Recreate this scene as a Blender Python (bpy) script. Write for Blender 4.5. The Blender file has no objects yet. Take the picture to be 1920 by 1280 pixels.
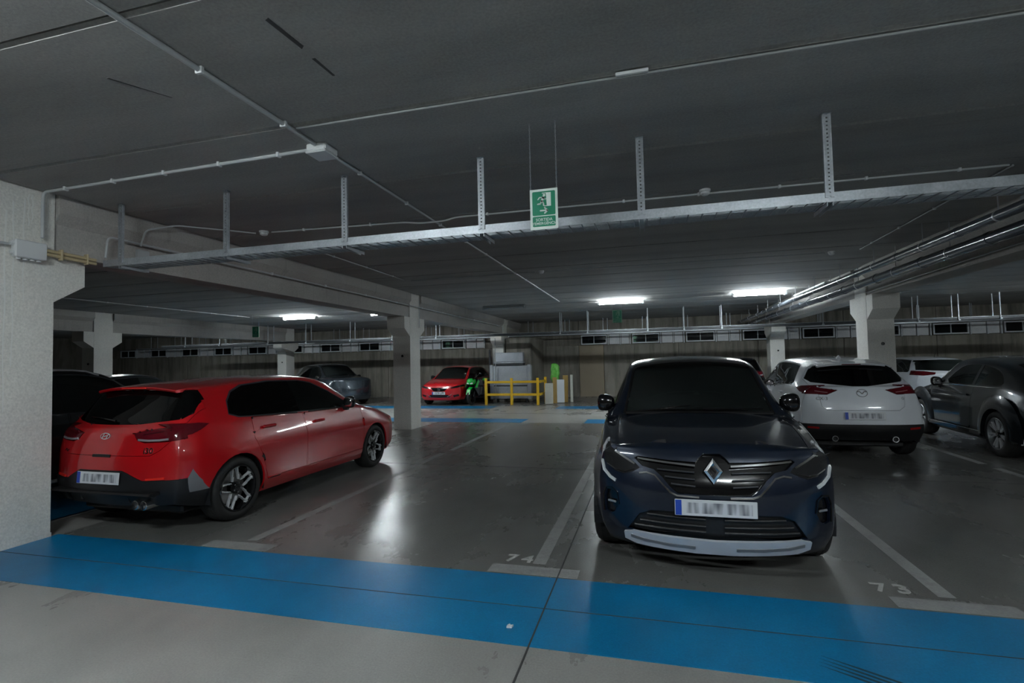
import bpy, bmesh, math, random
import numpy as np
from mathutils import Vector, Matrix
from mathutils.bvhtree import BVHTree
random.seed(7)
scene = bpy.context.scene
COL = scene.collection
PI = math.pi

# ------------------------------------------------------------------ camera
CAM_H = 1.55
def cam_axes(yaw, pitch, roll):
    f = Vector((-math.sin(yaw)*math.cos(pitch), math.cos(yaw)*math.cos(pitch), math.sin(pitch)))
    r = Vector((math.cos(yaw), math.sin(yaw), 0)); d = f.cross(r)
    c, s = math.cos(roll), math.sin(roll)
    return c*r + s*d, -s*r + c*d, f
cr, cd, cf = cam_axes(0.260065, 0.0400734, 0.0212221)
camd = bpy.data.cameras.new('camera'); cam = bpy.data.objects.new('camera', camd); COL.objects.link(cam)
camd.sensor_width = 36; camd.lens = 960.7444/1920*36; camd.clip_end = 200
m = Matrix.Identity(4)
for i in range(3):
    m[i][0] = cr[i]; m[i][1] = -cd[i]; m[i][2] = -cf[i]
m[2][3] = CAM_H
cam.matrix_world = m
scene.camera = cam
# ------------------------------------------------------------------ world and exposure
w = bpy.data.worlds.new('world'); scene.world = w; w.use_nodes = True
w.node_tree.nodes['Background'].inputs[0].default_value = (0.010, 0.013, 0.016, 1)
w.node_tree.nodes['Background'].inputs[1].default_value = 1.0
vs = scene.view_settings
vs.view_transform = 'Standard'; vs.look = 'None'; vs.gamma = 1; vs.use_curve_mapping = False
vs.exposure = 2.6
LAMP_STRENGTH = 36.0          # every lit tube in the hall
LAMP_COLOR = (0.88, 0.97, 1.0)

# ------------------------------------------------------------------ materials
MATS = {}
def mat(name, col=(.5,.5,.5), rough=.5, metal=0.0, coat=0.0, emit=None, estr=0.0, spec=.5):
    if name in MATS: return MATS[name]
    M = bpy.data.materials.new(name); M.use_nodes = True
    b = M.node_tree.nodes['Principled BSDF']
    b.inputs['Base Color'].default_value = (*col, 1); b.inputs['Roughness'].default_value = rough
    b.inputs['Metallic'].default_value = metal; b.inputs['Coat Weight'].default_value = coat
    b.inputs['Coat Roughness'].default_value = .03; b.inputs['Specular IOR Level'].default_value = spec
    if emit:
        b.inputs['Emission Color'].default_value = (*emit, 1); b.inputs['Emission Strength'].default_value = estr
    MATS[name] = M
    return M
def N(M, t, **kw):
    n = M.node_tree.nodes.new(t)
    for k, v in kw.items(): setattr(n, k, v)
    return n
def L(M, a, b): M.node_tree.links.new(a, b)
def ramp(M, fac, stops):
    r = N(M, 'ShaderNodeValToRGB'); e = r.color_ramp.elements
    while len(e) < len(stops): e.new(.5)
    for i, (p, c) in enumerate(stops): e[i].position = p; e[i].color = (*c, 1) if len(c) == 3 else c
    L(M, fac, r.inputs[0]); return r.outputs[0]
def coords(M, scale=(1,1,1), kind='Object'):
    tc = N(M, 'ShaderNodeTexCoord'); mp = N(M, 'ShaderNodeMapping'); mp.inputs['Scale'].default_value = scale
    L(M, tc.outputs[kind], mp.inputs[0]); return mp.outputs[0]
def noise(M, vec, scale, detail=6, rough=.6):
    n = N(M, 'ShaderNodeTexNoise'); n.inputs['Scale'].default_value = scale; n.inputs['Detail'].default_value = detail
    n.inputs['Roughness'].default_value = rough; L(M, vec, n.inputs['Vector']); return n.outputs['Fac']
def mixc(M, fac, a, b, mode='MIX'):
    x = N(M, 'ShaderNodeMix', data_type='RGBA', blend_type=mode)
    if isinstance(fac, float): x.inputs[0].default_value = fac
    else: L(M, fac, x.inputs[0])
    for sck, v in ((x.inputs[6], a), (x.inputs[7], b)):
        if isinstance(v, tuple): sck.default_value = (*v, 1)
        else: L(M, v, sck)
    return x.outputs[2]
def surface(name, c1, c2, scale=1.2, rough=(.6,.8), stretch=(1,1,1), stain=None, bump=.15, fine=60, kind='Object', spec=.5, metal=0.0):
    """mottled procedural surface: large noise between two tones, fine speckle, optional streak stains, bump"""
    if name in MATS: return MATS[name]
    M = mat(name, c1, rough[0], metal, spec=spec); b = M.node_tree.nodes['Principled BSDF']
    v = coords(M, stretch, kind); n1 = noise(M, v, scale, 8, .62)
    col = ramp(M, n1, [(.30, c1), (.70, c2)])
    v2 = coords(M, (1,1,1), kind); n2 = noise(M, v2, fine, 3, .6)
    sp = ramp(M, n2, [(.25, (.80,.80,.80)), (.75, (1.12,1.12,1.12))])
    col = mixc(M, 1.0, col, sp, 'MULTIPLY')
    if stain:
        v3 = coords(M, stain[0], kind); n3 = noise(M, v3, stain[1], *(stain[5] if len(stain) > 5 else (5,.65)))
        f = ramp(M, n3, [(stain[2], (0,0,0)), (min(1, stain[2]+.25), (1,1,1))])
        sc = N(M, 'ShaderNodeMath', operation='MULTIPLY'); L(M, f, sc.inputs[0]); sc.inputs[1].default_value = stain[4]
        col = mixc(M, sc.outputs[0], col, stain[3])
    L(M, col, b.inputs['Base Color'])
    r = N(M, 'ShaderNodeMapRange'); L(M, n1, r.inputs[0]); r.inputs[1].default_value = .3; r.inputs[2].default_value = .7
    r.inputs[3].default_value = rough[0]; r.inputs[4].default_value = rough[1]; L(M, r.outputs[0], b.inputs['Roughness'])
    bp = N(M, 'ShaderNodeBump'); bp.inputs['Strength'].default_value = bump; bp.inputs['Distance'].default_value = .01
    L(M, n2, bp.inputs['Height']); L(M, bp.outputs[0], b.inputs['Normal'])
    return M
def glass(name, tint, rough=0.0, refl=1.5):
    if name in MATS: return MATS[name]
    M = bpy.data.materials.new(name); M.use_nodes = True; nt = M.node_tree; nt.nodes.clear()
    o = N(M, 'ShaderNodeOutputMaterial'); t = N(M, 'ShaderNodeBsdfTransparent'); g = N(M, 'ShaderNodeBsdfGlossy')
    f = N(M, 'ShaderNodeFresnel'); mx = N(M, 'ShaderNodeMixShader')
    t.inputs[0].default_value = (*tint, 1); g.inputs['Roughness'].default_value = rough; f.inputs[0].default_value = refl
    L(M, f.outputs[0], mx.inputs[0]); L(M, t.outputs[0], mx.inputs[1]); L(M, g.outputs[0], mx.inputs[2]); L(M, mx.outputs[0], o.inputs[0])
    MATS[name] = M; return M

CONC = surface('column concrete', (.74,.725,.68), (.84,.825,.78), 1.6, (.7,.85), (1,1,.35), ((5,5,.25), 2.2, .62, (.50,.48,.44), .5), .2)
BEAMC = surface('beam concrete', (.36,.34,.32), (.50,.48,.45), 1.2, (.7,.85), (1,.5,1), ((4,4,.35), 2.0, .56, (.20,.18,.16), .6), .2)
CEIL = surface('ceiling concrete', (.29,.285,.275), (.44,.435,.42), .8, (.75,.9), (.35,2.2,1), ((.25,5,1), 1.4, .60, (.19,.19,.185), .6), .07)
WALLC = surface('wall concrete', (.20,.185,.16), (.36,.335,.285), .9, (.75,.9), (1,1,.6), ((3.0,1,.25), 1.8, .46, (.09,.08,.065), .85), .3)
def floor_material(name, c1, c2, r0, r1, dark):
    M = surface(name, c1, c2, .55, (r0, r1), (1,.5,1), ((.8,.45,1), 1.3, .48, dark, .55, (3,.5)), .05, 90)
    b = M.node_tree.nodes['Principled BSDF']; old = b.inputs['Normal'].links[0].from_node
    n4 = noise(M, coords(M, (1,1,1)), 2.6, 3, .5); b2 = N(M, 'ShaderNodeBump'); b2.inputs['Strength'].default_value = .35; b2.inputs['Distance'].default_value = .012
    L(M, n4, b2.inputs['Height']); L(M, old.outputs[0], b2.inputs['Normal']); L(M, b2.outputs[0], b.inputs['Normal'])
    return M
FLOOR = floor_material('polished concrete floor', (.27,.265,.25), (.38,.375,.355), .22, .38, (.17,.165,.155))
BAYC = floor_material('worn bay concrete', (.135,.135,.125), (.215,.21,.20), .20, .36, (.085,.083,.078))
BLUE = floor_material('blue floor paint', (.003,.15,.33), (.006,.26,.54), .28, .45, (.003,.10,.23))
NUMP = surface('worn stencil paint', (.40,.40,.39), (.50,.50,.48), 8, (.5,.7), bump=.05)
LINEP = surface('worn white line paint', (.28,.28,.275), (.38,.38,.37), 3, (.5,.7), (1,1,1), ((2,2,1), 3, .45, (.17,.17,.165), .7), .05)
JOINT = mat('floor joint filler', (.05,.05,.05), .8)
GALV = surface('galvanised steel', (.36,.39,.42), (.50,.53,.56), 6, (.35,.5), metal=.55, bump=.03)
GALVD = surface('dark galvanised steel', (.045,.05,.055), (.08,.085,.09), 6, (.4,.55), metal=.5, bump=.03)
PVC = mat('grey plastic conduit', (.52,.54,.55), .45)
PVCD = mat('dim plastic conduit', (.30,.31,.31), .5)
WHITEP = mat('white plastic', (.72,.74,.75), .4)
PIPEM = mat('dark grey drain pipe', (.085,.095,.115), .22, coat=.3)
BLACK = mat('black plastic', (.012,.012,.013), .45)
BLACKG = mat('gloss black', (.006,.006,.007), .12, coat=.6)
RUB = mat('tyre rubber', (.014,.014,.014), .75)
CHROME = mat('chrome', (.75,.76,.78), .12, 1.0)
SILVER = mat('satin silver', (.50,.52,.55), .3, .6)
ALLOY = mat('alloy wheel silver', (.66,.67,.69), .3, .35)
DARKIN = mat('dark cabin trim', (.02,.02,.022), .8)
SEATM = mat('seat fabric', (.035,.036,.04), .9)
YEL = surface('yellow barrier paint', (.72,.42,.015), (.80,.50,.03), 4, (.4,.55), bump=.05)
TINT = glass('dark privacy glass', (.22,.23,.23))
CLEARG = glass('car glass', (.74,.84,.80))
LENS = glass('clear lens', (.93,.94,.95))
REDL = mat('red lamp lens', (.10,.003,.008), .12, coat=.8)
REDB = mat('bright red reflector', (.85,.03,.02), .2, coat=.5)
PLW = mat('plate white', (.72,.74,.76), .35)
PLB = mat('plate blue band', (.02,.07,.45), .35)
INK = mat('plate ink', (.02,.02,.02), .5)
BRAKE = mat('brake disc', (.35,.34,.33), .35, .9)

# ------------------------------------------------------------------ mesh helpers
class MB:
    def __init__(s): s.v = []; s.f = []
    def add(s, vs, fs):
        o = len(s.v); s.v += [tuple(p) for p in vs]; s.f += [tuple(i+o for i in q) for q in fs]; return s
    def box(s, a, b):
        x0,y0,z0 = a; x1,y1,z1 = b
        return s.add([(x0,y0,z0),(x1,y0,z0),(x1,y1,z0),(x0,y1,z0),(x0,y0,z1),(x1,y0,z1),(x1,y1,z1),(x0,y1,z1)],
                     [(0,3,2,1),(4,5,6,7),(0,1,5,4),(1,2,6,5),(2,3,7,6),(3,0,4,7)])
    def bbox(s, a, b, r=.01):
        """box with chamfered edges"""
        c = [(a[i]+b[i])/2 for i in range(3)]; h = [abs(b[i]-a[i])/2 for i in range(3)]; r = min(r, min(h)*.9)
        vs = []; idx = {}
        for sx in (-1,1):
            for sy in (-1,1):
                for sz in (-1,1):
                    for k in range(3):
                        q = [sx*(h[0]-r), sy*(h[1]-r), sz*(h[2]-r)]; q[k] = (sx,sy,sz)[k]*h[k]
                        idx[(sx,sy,sz,k)] = len(vs); vs.append((c[0]+q[0], c[1]+q[1], c[2]+q[2]))
        fs = []
        for k in range(3):
            for sg in (-1,1):
                o = [i for i in range(3) if i != k]; loop = []
                for (p,q) in ((-1,-1),(1,-1),(1,1),(-1,1)):
                    t = [0,0,0]; t[k] = sg; t[o[0]] = p; t[o[1]] = q; loop.append(idx[(*t,k)])
                fs.append(tuple(loop))
        for k in range(3):
            o = [i for i in range(3) if i != k]
            for p in (-1,1):
                for q in (-1,1):
                    l = []
                    for e in (-1,1):
                        t = [0,0,0]; t[k] = e; t[o[0]] = p; t[o[1]] = q
                        l.append((idx[(*t,o[0])], idx[(*t,o[1])]))
                    fs.append((l[0][0], l[0][1], l[1][1], l[1][0]))
        for sx in (-1,1):
            for sy in (-1,1):
                for sz in (-1,1): fs.append(tuple(idx[(sx,sy,sz,k)] for k in range(3)))
        return s.add(vs, fs)
    def prism(s, poly, axis, a, b):
        """polygon in the two other axes, extruded along axis from a to b"""
        n = len(poly)
        def P(p, t):
            return {0:(t,p[0],p[1]), 1:(p[0],t,p[1]), 2:(p[0],p[1],t)}[axis]
        vs = [P(p,a) for p in poly] + [P(p,b) for p in poly]
        fs = [tuple(range(n-1,-1,-1)), tuple(range(n,2*n))] + [(i,(i+1)%n,n+(i+1)%n,n+i) for i in range(n)]
        return s.add(vs, fs)
    def tube(s, pts, r, n=8, caps=True):
        pts = [Vector(p) for p in pts]; rs = r if isinstance(r, (list,tuple)) else [r]*len(pts); rings = []
        up = None
        for i, p in enumerate(pts):
            d = (pts[min(i+1,len(pts)-1)] - pts[max(i-1,0)]).normalized()
            if up is None: up = Vector((0,0,1)) if abs(d.z) < .9 else Vector((0,1,0))
            x = d.cross(up)
            if x.length < 1e-4: x = d.cross(Vector((1,0,0)))
            x.normalize(); y = x.cross(d)
            rings.append([p + rs[i]*(math.cos(2*PI*k/n)*x + math.sin(2*PI*k/n)*y) for k in range(n)])
        vs = [q for R in rings for q in R]; fs = []
        for i in range(len(pts)-1):
            for k in range(n): fs.append((i*n+k, i*n+(k+1)%n, (i+1)*n+(k+1)%n, (i+1)*n+k))
        if caps: fs += [tuple(range(n-1,-1,-1)), tuple((len(pts)-1)*n+k for k in range(n))]
        return s.add(vs, fs)
    def lathe(s, prof, n=40, axis=1, c=(0,0,0), close=False):
        """profile (radius, along-axis)"""
        vs = []; 
        for r, t in prof:
            for k in range(n):
                a = 2*PI*k/n; u, v = r*math.cos(a), r*math.sin(a)
                q = {0:(t,u,v), 1:(u,t,v), 2:(u,v,t)}[axis]; vs.append((q[0]+c[0], q[1]+c[1], q[2]+c[2]))
        fs = []; m = len(prof)
        for i in range(m if close else m-1):
            j = (i+1) % m
            for k in range(n): fs.append((i*n+k, i*n+(k+1)%n, j*n+(k+1)%n, j*n+k))
        return s.add(vs, fs)
    def sell(s, c, r, e=.7, n=16, m=10):
        """superellipsoid"""
        def pw(x): return math.copysign(abs(x)**e, x)
        vs = []; fs = []
        for i in range(m+1):
            t = -PI/2 + PI*i/m
            for k in range(n):
                a = 2*PI*k/n
                vs.append((c[0]+r[0]*pw(math.cos(t))*pw(math.cos(a)), c[1]+r[1]*pw(math.cos(t))*pw(math.sin(a)), c[2]+r[2]*pw(math.sin(t))))
        for i in range(m):
            for k in range(n): fs.append((i*n+k, i*n+(k+1)%n, (i+1)*n+(k+1)%n, (i+1)*n+k))
        return s.add(vs, fs)
    def xf(s, M):
        s.v = [tuple(M @ Vector(p)) for p in s.v]; return s
    def mesh(s, name, smooth=None):
        me = bpy.data.meshes.new(name); me.from_pydata(s.v, [], s.f)
        bm = bmesh.new(); bm.from_mesh(me); bmesh.ops.remove_doubles(bm, verts=bm.verts, dist=1e-6)
        bmesh.ops.recalc_face_normals(bm, faces=bm.faces); bm.to_mesh(me); bm.free()
        if smooth is not None:
            me.polygons.foreach_set('use_smooth', [True]*len(me.polygons)); me.set_sharp_from_angle(angle=math.radians(smooth))
        return me
    def build(s, name, m, parent=None, smooth=None, **kw):
        return link(name, s.mesh(name, smooth), m, parent, **kw)
def link(name, me, m=None, parent=None, loc=None, rot=None, label=None, cat=None, group=None, kind=None):
    o = bpy.data.objects.new(name, me); COL.objects.link(o)
    if m is not None and me is not None and len(me.materials) == 0: me.materials.append(m)
    if parent: o.parent = parent
    if loc: o.location = loc
    if rot: o.rotation_euler = rot
    tag(o, label, cat, group, kind); return o
def tag(o, label=None, cat=None, group=None, kind=None):
    if label: o['label'] = label
    if cat: o['category'] = cat
    if group: o['group'] = group
    if kind: o['kind'] = kind
    return o
def empty(name, loc, rz=0, **kw):
    o = link(name, None, None, None, loc, (0,0,rz), **kw); o.empty_display_size = .2; return o
def copy_tree(o, parent=None):
    c = o.copy(); COL.objects.link(c)
    if parent: c.parent = parent
    for ch in list(o.children): copy_tree(ch, c)
    return c
def text_mesh(s, size, ext=.001, align='CENTER', bold=0.0, spacing=1.0):
    cu = bpy.data.curves.new('lettering', 'FONT'); cu.body = s; cu.size = size; cu.extrude = ext; cu.align_x = align; cu.align_y = 'CENTER'
    cu.offset = bold; cu.space_character = spacing; cu.resolution_u = 3
    o = bpy.data.objects.new('lettering', cu); COL.objects.link(o)
    dg = bpy.context.evaluated_depsgraph_get(); me = bpy.data.meshes.new_from_object(o.evaluated_get(dg))
    bpy.data.objects.remove(o); me.materials.clear(); return me
def chaikin(poly, n=1, closed=True):
    for _ in range(n):
        q = []; m = len(poly)
        for i in range(m):
            a, b = poly[i], poly[(i+1) % m]
            q += [(a[0]*.75+b[0]*.25, a[1]*.75+b[1]*.25), (a[0]*.25+b[0]*.75, a[1]*.25+b[1]*.75)]
        poly = q
    return poly

# ------------------------------------------------------------------ the hall
CEILZ = 3.25
XL, XR, YF, YB = -30.0, 19.0, -10.0, 22.1
floor_o = MB().box((XL,YF,-.2),(XR,YB,0)).build('floor', FLOOR, kind='structure')
def paint(name, poly, m, z=.0025, parent=floor_o):
    return MB().prism(poly, 2, -.01, z).build(name, m, parent)
def rect(x0,y0,x1,y1): return [(x0,y0),(x1,y0),(x1,y1),(x0,y1)]
paint('bay_slab', rect(-5.48,3.672,4.6,12.74), BAYC, .0012); paint('bay_slab', rect(-16.5,3.3,-5.99,12.74), BAYC, .0012); paint('bay_slab', rect(4.61,3.672,13.5,12.74), BAYC, .0012)
paint('bay_slab', rect(-24,17.51,13.5,22.0), BAYC, .0012)
paint('painted_stripe', rect(-5.3,2.77,4.6,3.67), BLUE)
paint('painted_stripe', [(-9.5,2.77),(-5.3,2.77),(-5.3,3.67),(-5.50,3.67),(-5.50,3.05),(-9.5,3.05)], BLUE)
paint('painted_stripe', rect(-24,12.75,-3.2,13.6), BLUE); paint('painted_stripe', rect(-1.6,12.75,9,13.6), BLUE)
paint('painted_stripe', rect(-24,16.55,-5.2,17.5), BLUE); paint('painted_stripe', rect(-3.0,16.55,9,17.5), BLUE)
paint('painted_patch', rect(-8.6,3.95,-6.06,6.4), BLUE)
for x in (-8.72,-6.05,-3.49,-.86,1.78,4.43):
    if x > -6.2: paint('bay_line', rect(x-.05,3.9,x+.05,8.3), LINEP)
    else: paint('bay_line', rect(x-.05,3.9,x+.05,7.5), LINEP)
    if x in (-3.49,-.86,1.78): paint('bay_line_foot', rect(x-.35,3.69,x+.32,3.84), LINEP, .003)
for x in (-3.45,-.86,1.78,4.43,7.1):
    paint('bay_line', rect(x-.05,8.6,x+.05,12.35), LINEP); paint('bay_line_foot', rect(x-.05,12.35,x+.5,12.47), LINEP, .003)
for x0, y0, x1, y1 in ((-.686,YF+.1,-.676,12.7),(-5.4,7.365,4.4,7.375),(-5.6,3.205,4.6,3.213),(-20,15.05,9,15.06)):
    paint('floor_joint', rect(x0,y0,x1,y1), JOINT, .0035)
for s, x, y in (('74',-1.03,3.97),('73',1.50,3.97)):
    me = text_mesh(s, .19, .0015, spacing=1.35, bold=.004)
    link('bay_number', me, NUMP, floor_o, (x,y,.0025))
SKID = mat('tyre skid rubber', (.02,.05,.07), .7)
for k in range(4):
    a, b = .81-.012*k, 3.02-.03*k; paint('skid_mark', [(a,b),(a+.15,b-.075),(a+.34,b-.185),(a+.333,b-.198),(a+.142,b-.088)], SKID, .0032)
for k, (x, y) in enumerate([(-.85,2.93),(-.73,3.03)][:1]):
    bm_ = MB(); bm_.prism([(x,y),(x+.03,y+.004),(x+.035,y+.03),(x+.02,y+.022),(x+.012,y+.035),(x+.002,y+.02)], 2, .003, .014)
    bm_.build('litter_scrap', PLW, label='crumpled scrap of white paper on the blue stripe', cat='litter')
# ceiling panels, one object each, with recessed joints
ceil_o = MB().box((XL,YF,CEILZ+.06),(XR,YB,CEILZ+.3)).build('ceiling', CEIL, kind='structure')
ROWX = (-15.725,-5.725,4.275,14.275)
spans = [(-25.5,-15.97),(-15.48,-5.97),(-5.48,4.03),(4.52,14.03)]
pm = {}
for x0, x1 in spans:
    y = -8.96
    while y < YB-.3:
        y1 = min(y+1.2, YB); k = (round(x1-x0,2), round(y1-y,2))
        if k not in pm:
            a, b = (x1-x0)/2-.004, (y1-y)/2-.006; c = .018
            pm[k] = MB().add([(-a,-b,.1),(a,-b,.1),(a,b,.1),(-a,b,.1),(-a,-b,c),(a,-b,c),(a,b,c),(-a,b,c),(-a+c,-b+c,0),(a-c,-b+c,0),(a-c,b-c,0),(-a+c,b-c,0)],
                [(0,1,2,3),(0,1,5,4),(1,2,6,5),(2,3,7,6),(3,0,4,7),(4,5,9,8),(5,6,10,9),(6,7,11,10),(7,4,8,11),(8,9,10,11)]).mesh('ceiling_panel')
            pm[k].materials.append(CEIL)
        link('ceiling_panel', pm[k], None, ceil_o, ((x0+x1)/2,(y+y1)/2,CEILZ)); y += 1.2
CRACK = mat('dark ceiling crack', (.07,.07,.07), .9)  # dark tone for the thin strips drawn as ceiling cracks
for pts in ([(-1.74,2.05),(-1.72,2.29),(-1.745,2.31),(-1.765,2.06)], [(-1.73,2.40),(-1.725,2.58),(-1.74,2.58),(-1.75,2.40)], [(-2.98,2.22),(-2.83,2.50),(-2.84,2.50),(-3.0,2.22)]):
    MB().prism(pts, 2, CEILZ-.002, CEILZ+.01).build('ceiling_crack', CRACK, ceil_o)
# walls
MB().box((XL,YF-.3,0),(XR,YF,CEILZ+.1)).build('wall_front', WALLC, kind='structure')
MB().box((XL-.3,YF,0),(XL,YB,CEILZ+.1)).build('wall_left', WALLC, kind='structure')
MB().box((XR,YF,0),(XR+.3,YB,CEILZ+.1)).build('wall_right', WALLC, kind='structure')
WZ0, WZ1 = 2.20, 2.66
wb = MB(); wb.box((XL,YB+.15,0),(XR,YB+.3,CEILZ+.1)).build('wall_back', WALLC, kind='structure')
wall_back = bpy.data.objects['wall_back']
x = -29.9; k = 0
WALLT = surface('wall concrete tan', (.30,.25,.18), (.38,.32,.24), .7, (.75,.9), (1,1,.5), ((2.5,1,.3), 1.6, .56, (.18,.15,.11), .6), .25)
for x0, x1, m_ in [(-29.9,-24,WALLC),(-24,-18,WALLC),(-18,-12.0,WALLC),(-12.0,-6.3,WALLC),(-6.3,-2.9,WALLC),(-2.9,-1.85,WALLT),(-1.85,1.2,WALLC),(1.2,4.2,WALLC),(4.2,7.2,WALLC),(7.2,10.2,WALLC),(10.2,13,WALLC),(13,18.9,WALLC)]:
    MB().bbox((x0+.006,YB,.0),(x1-.006,YB+.16,WZ0),.012).build('wall_panel', m_, wall_back)
    MB().bbox((x0+.006,YB-.02,WZ1),(x1-.006,YB+.16,CEILZ+.02),.012).build('wall_panel', WALLC, wall_back)
# ribbon of high windows and blank panels along the back wall
FRAME = mat('pale window frame', (.72,.75,.79), .4); BLANK = surface('pale blank panel', (.74,.76,.80), (.88,.89,.91), 2, (.4,.6), bump=.03)
NIGHT = mat('dark window glass', (.006,.008,.010), .06, coat=.5)
wcount = 0
def window(x0, x1):
    global wcount; wcount += 1
    h = MB(); z0, z1 = WZ0+.03, WZ1-.03; y0, y1 = YB-.01, YB+.05; t = .045
    h.box((x0,y0,z0),(x1,y1,z0+t)); h.box((x0,y0,z1-t),(x1,y1,z1)); h.box((x0,y0,z0+t),(x0+t,y1,z1-t)); h.box((x1-t,y0,z0+t),(x1,y1,z1-t))
    c = (x0+x1)/2; h.box((c-.012,y0+.005,z0+t),(c+.012,y1,z1-t))
    o = h.build('window_%d' % wcount, FRAME, kind='structure')
    MB().box((x0+t,YB+.025,z0+t),(c-.012,YB+.035,z1-t)).build('pane', NIGHT, o); MB().box((c+.012,YB+.03,z0+t),(x1-t,YB+.04,z1-t)).build('pane', NIGHT, o)
x = -28.6
while x < 18:
    if not (-6.6 < x+.55 < -3.2):
        window(x, x+1.10)
        MB().box((x+1.2,YB+.03,WZ0+.02),(x+1.62,YB+.06,WZ1-.02)).build('wall_blank_panel', BLANK, wall_back)
        MB().box((x+1.70,YB+.03,WZ0+.02),(x+2.02,YB+.06,WZ1-.02)).build('wall_blank_panel', BLANK, wall_back)
        for dx in (1.13,1.64,2.05): MB().box((x+dx,YB-.02,WZ0),(x+dx+.04,YB+.06,WZ1)).build('wall_window_post', FRAME, wall_back)
    x += 2.15
# columns and beams
cpoly = [(-.27,0),(.27,0),(.27,CEILZ+.05),(-.27,CEILZ+.05)]
def column(x, y, label):
    e = empty('column', (x,y,0), label=label, cat='column', group='concrete columns')
    MB().prism(cpoly, 0, -.225, .225).build('shaft', CONC, e)
    for s in (1,-1):
        MB().prism([(s*.262,2.21),(s*.55,2.40),(s*.55,2.68),(s*.262,2.68)], 0, -.222, .222).build('corbel', CONC, e)
    MB().prism([(-.275,0),(.275,0),(.275,.04),(-.275,.04)], 0, -.232, .232).build('footing', CONC, e)
    MB().lathe([(.03,0),(.03,.012),(.0,.012)], 14, 1, (.02,-.283,1.75)).build('core_hole', BLACK, e)
    return e
LIME = mat('white lime streak', (.80,.80,.77), .7)
CY = (3.33,11.47,19.61)
names = {(-15.725,3.33):'far left concrete column behind the near column', (-15.725,11.47):'distant corbelled column above the black car roof at far left',
 (-15.725,19.61):'distant column by the back wall behind the grey sport utility', (-5.725,3.33):'large pale near column at the left edge with a junction box',
 (-5.725,11.47):'middle concrete column beside the red hatchback nose', (-5.725,19.61):'dark column at the back wall behind the metal air duct',
 (4.275,3.33):'column just outside the right side of the view', (4.275,11.47):'concrete column with a round hole behind the white crossover',
 (4.275,19.61):'distant pale column left of the white crossover roof'}
for cx in ROWX[:3]:
    for cy in CY:
        if (cx,cy) in ((4.275,3.33),(-15.725,3.33)): continue
        e = column(cx, cy, names[(cx,cy)])
        if (cx,cy) == (-5.725,3.33):
            for y, z0, z1 in ((.02,3.15,2.2),(.055,3.2,2.9),(.085,3.2,2.95),(-.06,3.1,1.6),(.16,3.2,2.72),(.21,3.2,2.90),(.25,3.2,2.95),(-.12,3.0,1.2)):
                b = MB(); n = 9; vs_ = []
                for k in range(n):
                    z = z0+(z1-z0)*k/(n-1); yy = y+.006*math.sin(k*1.7+y*40); w_ = .006*(1-.4*k/n); vs_ += [(.2262,yy-w_,z),(.2262,yy+w_,z),(.2240,yy+w_,z),(.2240,yy-w_,z)]
                b.add(vs_, [(4*k+a,4*k+4+a,4*k+4+(a+1)%4,4*k+(a+1)%4) for k in range(n-1) for a in range(4)]).build('lime_streak', LIME, e)
bprof = [(-.2,2.68),(.2,2.68),(.2,2.98),(.275,3.08),(.275,CEILZ+.03),(-.275,CEILZ+.03),(-.275,3.08),(-.2,2.98)]
bl = {(-15.725,1):'far left concrete beam between the distant columns', (-15.725,2):'distant beam running to the back wall at far left', (-5.725,0):'concrete beam end above the left edge of the view',
 (-5.725,1):'long concrete beam from the near left column to the middle column', (-5.725,2):'concrete beam from the middle column to the back wall',
 (4.275,1):'right concrete beam running beside the drain pipes', (4.275,2):'distant right beam behind the holed column'}
for cx in ROWX[:3]:
    for k, (a, b) in enumerate(((-4.6,3.05),(3.61,11.19),(11.75,19.33))):
        if (cx,k) in bl:
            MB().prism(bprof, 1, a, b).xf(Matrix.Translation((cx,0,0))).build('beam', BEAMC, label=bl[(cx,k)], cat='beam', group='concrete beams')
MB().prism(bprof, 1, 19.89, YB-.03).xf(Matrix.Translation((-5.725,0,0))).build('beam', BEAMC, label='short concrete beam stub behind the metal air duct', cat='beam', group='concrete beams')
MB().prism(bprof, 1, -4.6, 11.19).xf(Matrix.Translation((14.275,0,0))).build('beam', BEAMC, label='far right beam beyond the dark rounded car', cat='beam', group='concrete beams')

# ------------------------------------------------------------------ lamps
TUBE = mat('lit fluorescent tube', (1,1,1), .5, emit=LAMP_COLOR, estr=LAMP_STRENGTH)
TUBEOFF = mat('unlit diffuser', (.30,.32,.33), .4)
def batten(x, y, label, lit=True, along='x', ln=1.25):
    e = empty('ceiling_light', (x,y,CEILZ), 0 if along == 'x' else PI/2, label=label, cat='light', group='tube lights on the ceiling')
    MB().bbox((-ln/2-.03,-.03,-.05),(ln/2+.03,.03,.0),.012).build('housing', WHITEP if lit else TUBEOFF, e)
    for s in (-1,1): MB().bbox((s*(ln/2)-.03,-.065,-.12),(s*(ln/2)+.03,.065,-.03),.012).build('end_cap', WHITEP if lit else TUBEOFF, e)
    if lit:
        for dy in (-.045,.045): MB().tube([(-ln/2+.03,dy,-.075),(ln/2-.03,dy,-.075)], .018, 8).build('tube', TUBE, e, 40)
    else: MB().bbox((-ln/2+.03,-.055,-.11),(ln/2-.03,.055,-.051),.02).build('diffuser', TUBEOFF, e)
    return e
batten(-.72,14.9,'lit tube light above the distant exit sign'); batten(2.82,14.5,'lit tube light beside the drain pipes')
batten(-11.35,14.85,'lit tube light beyond the left beam'); batten(-8.0,14.8,'lit tube light half hidden by the left beam')
batten(-4.13,14.66,'unlit tube light near the end of the left beam', False)
batten(-19.5,14.8,'lit tube light in the far left bay'); batten(10.6,14.6,'lit tube light in the far right bay')
batten(-2.8,.4,'lit tube light behind the viewer on the left'); batten(1.6,-.8,'lit tube light behind the viewer on the right')
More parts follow.
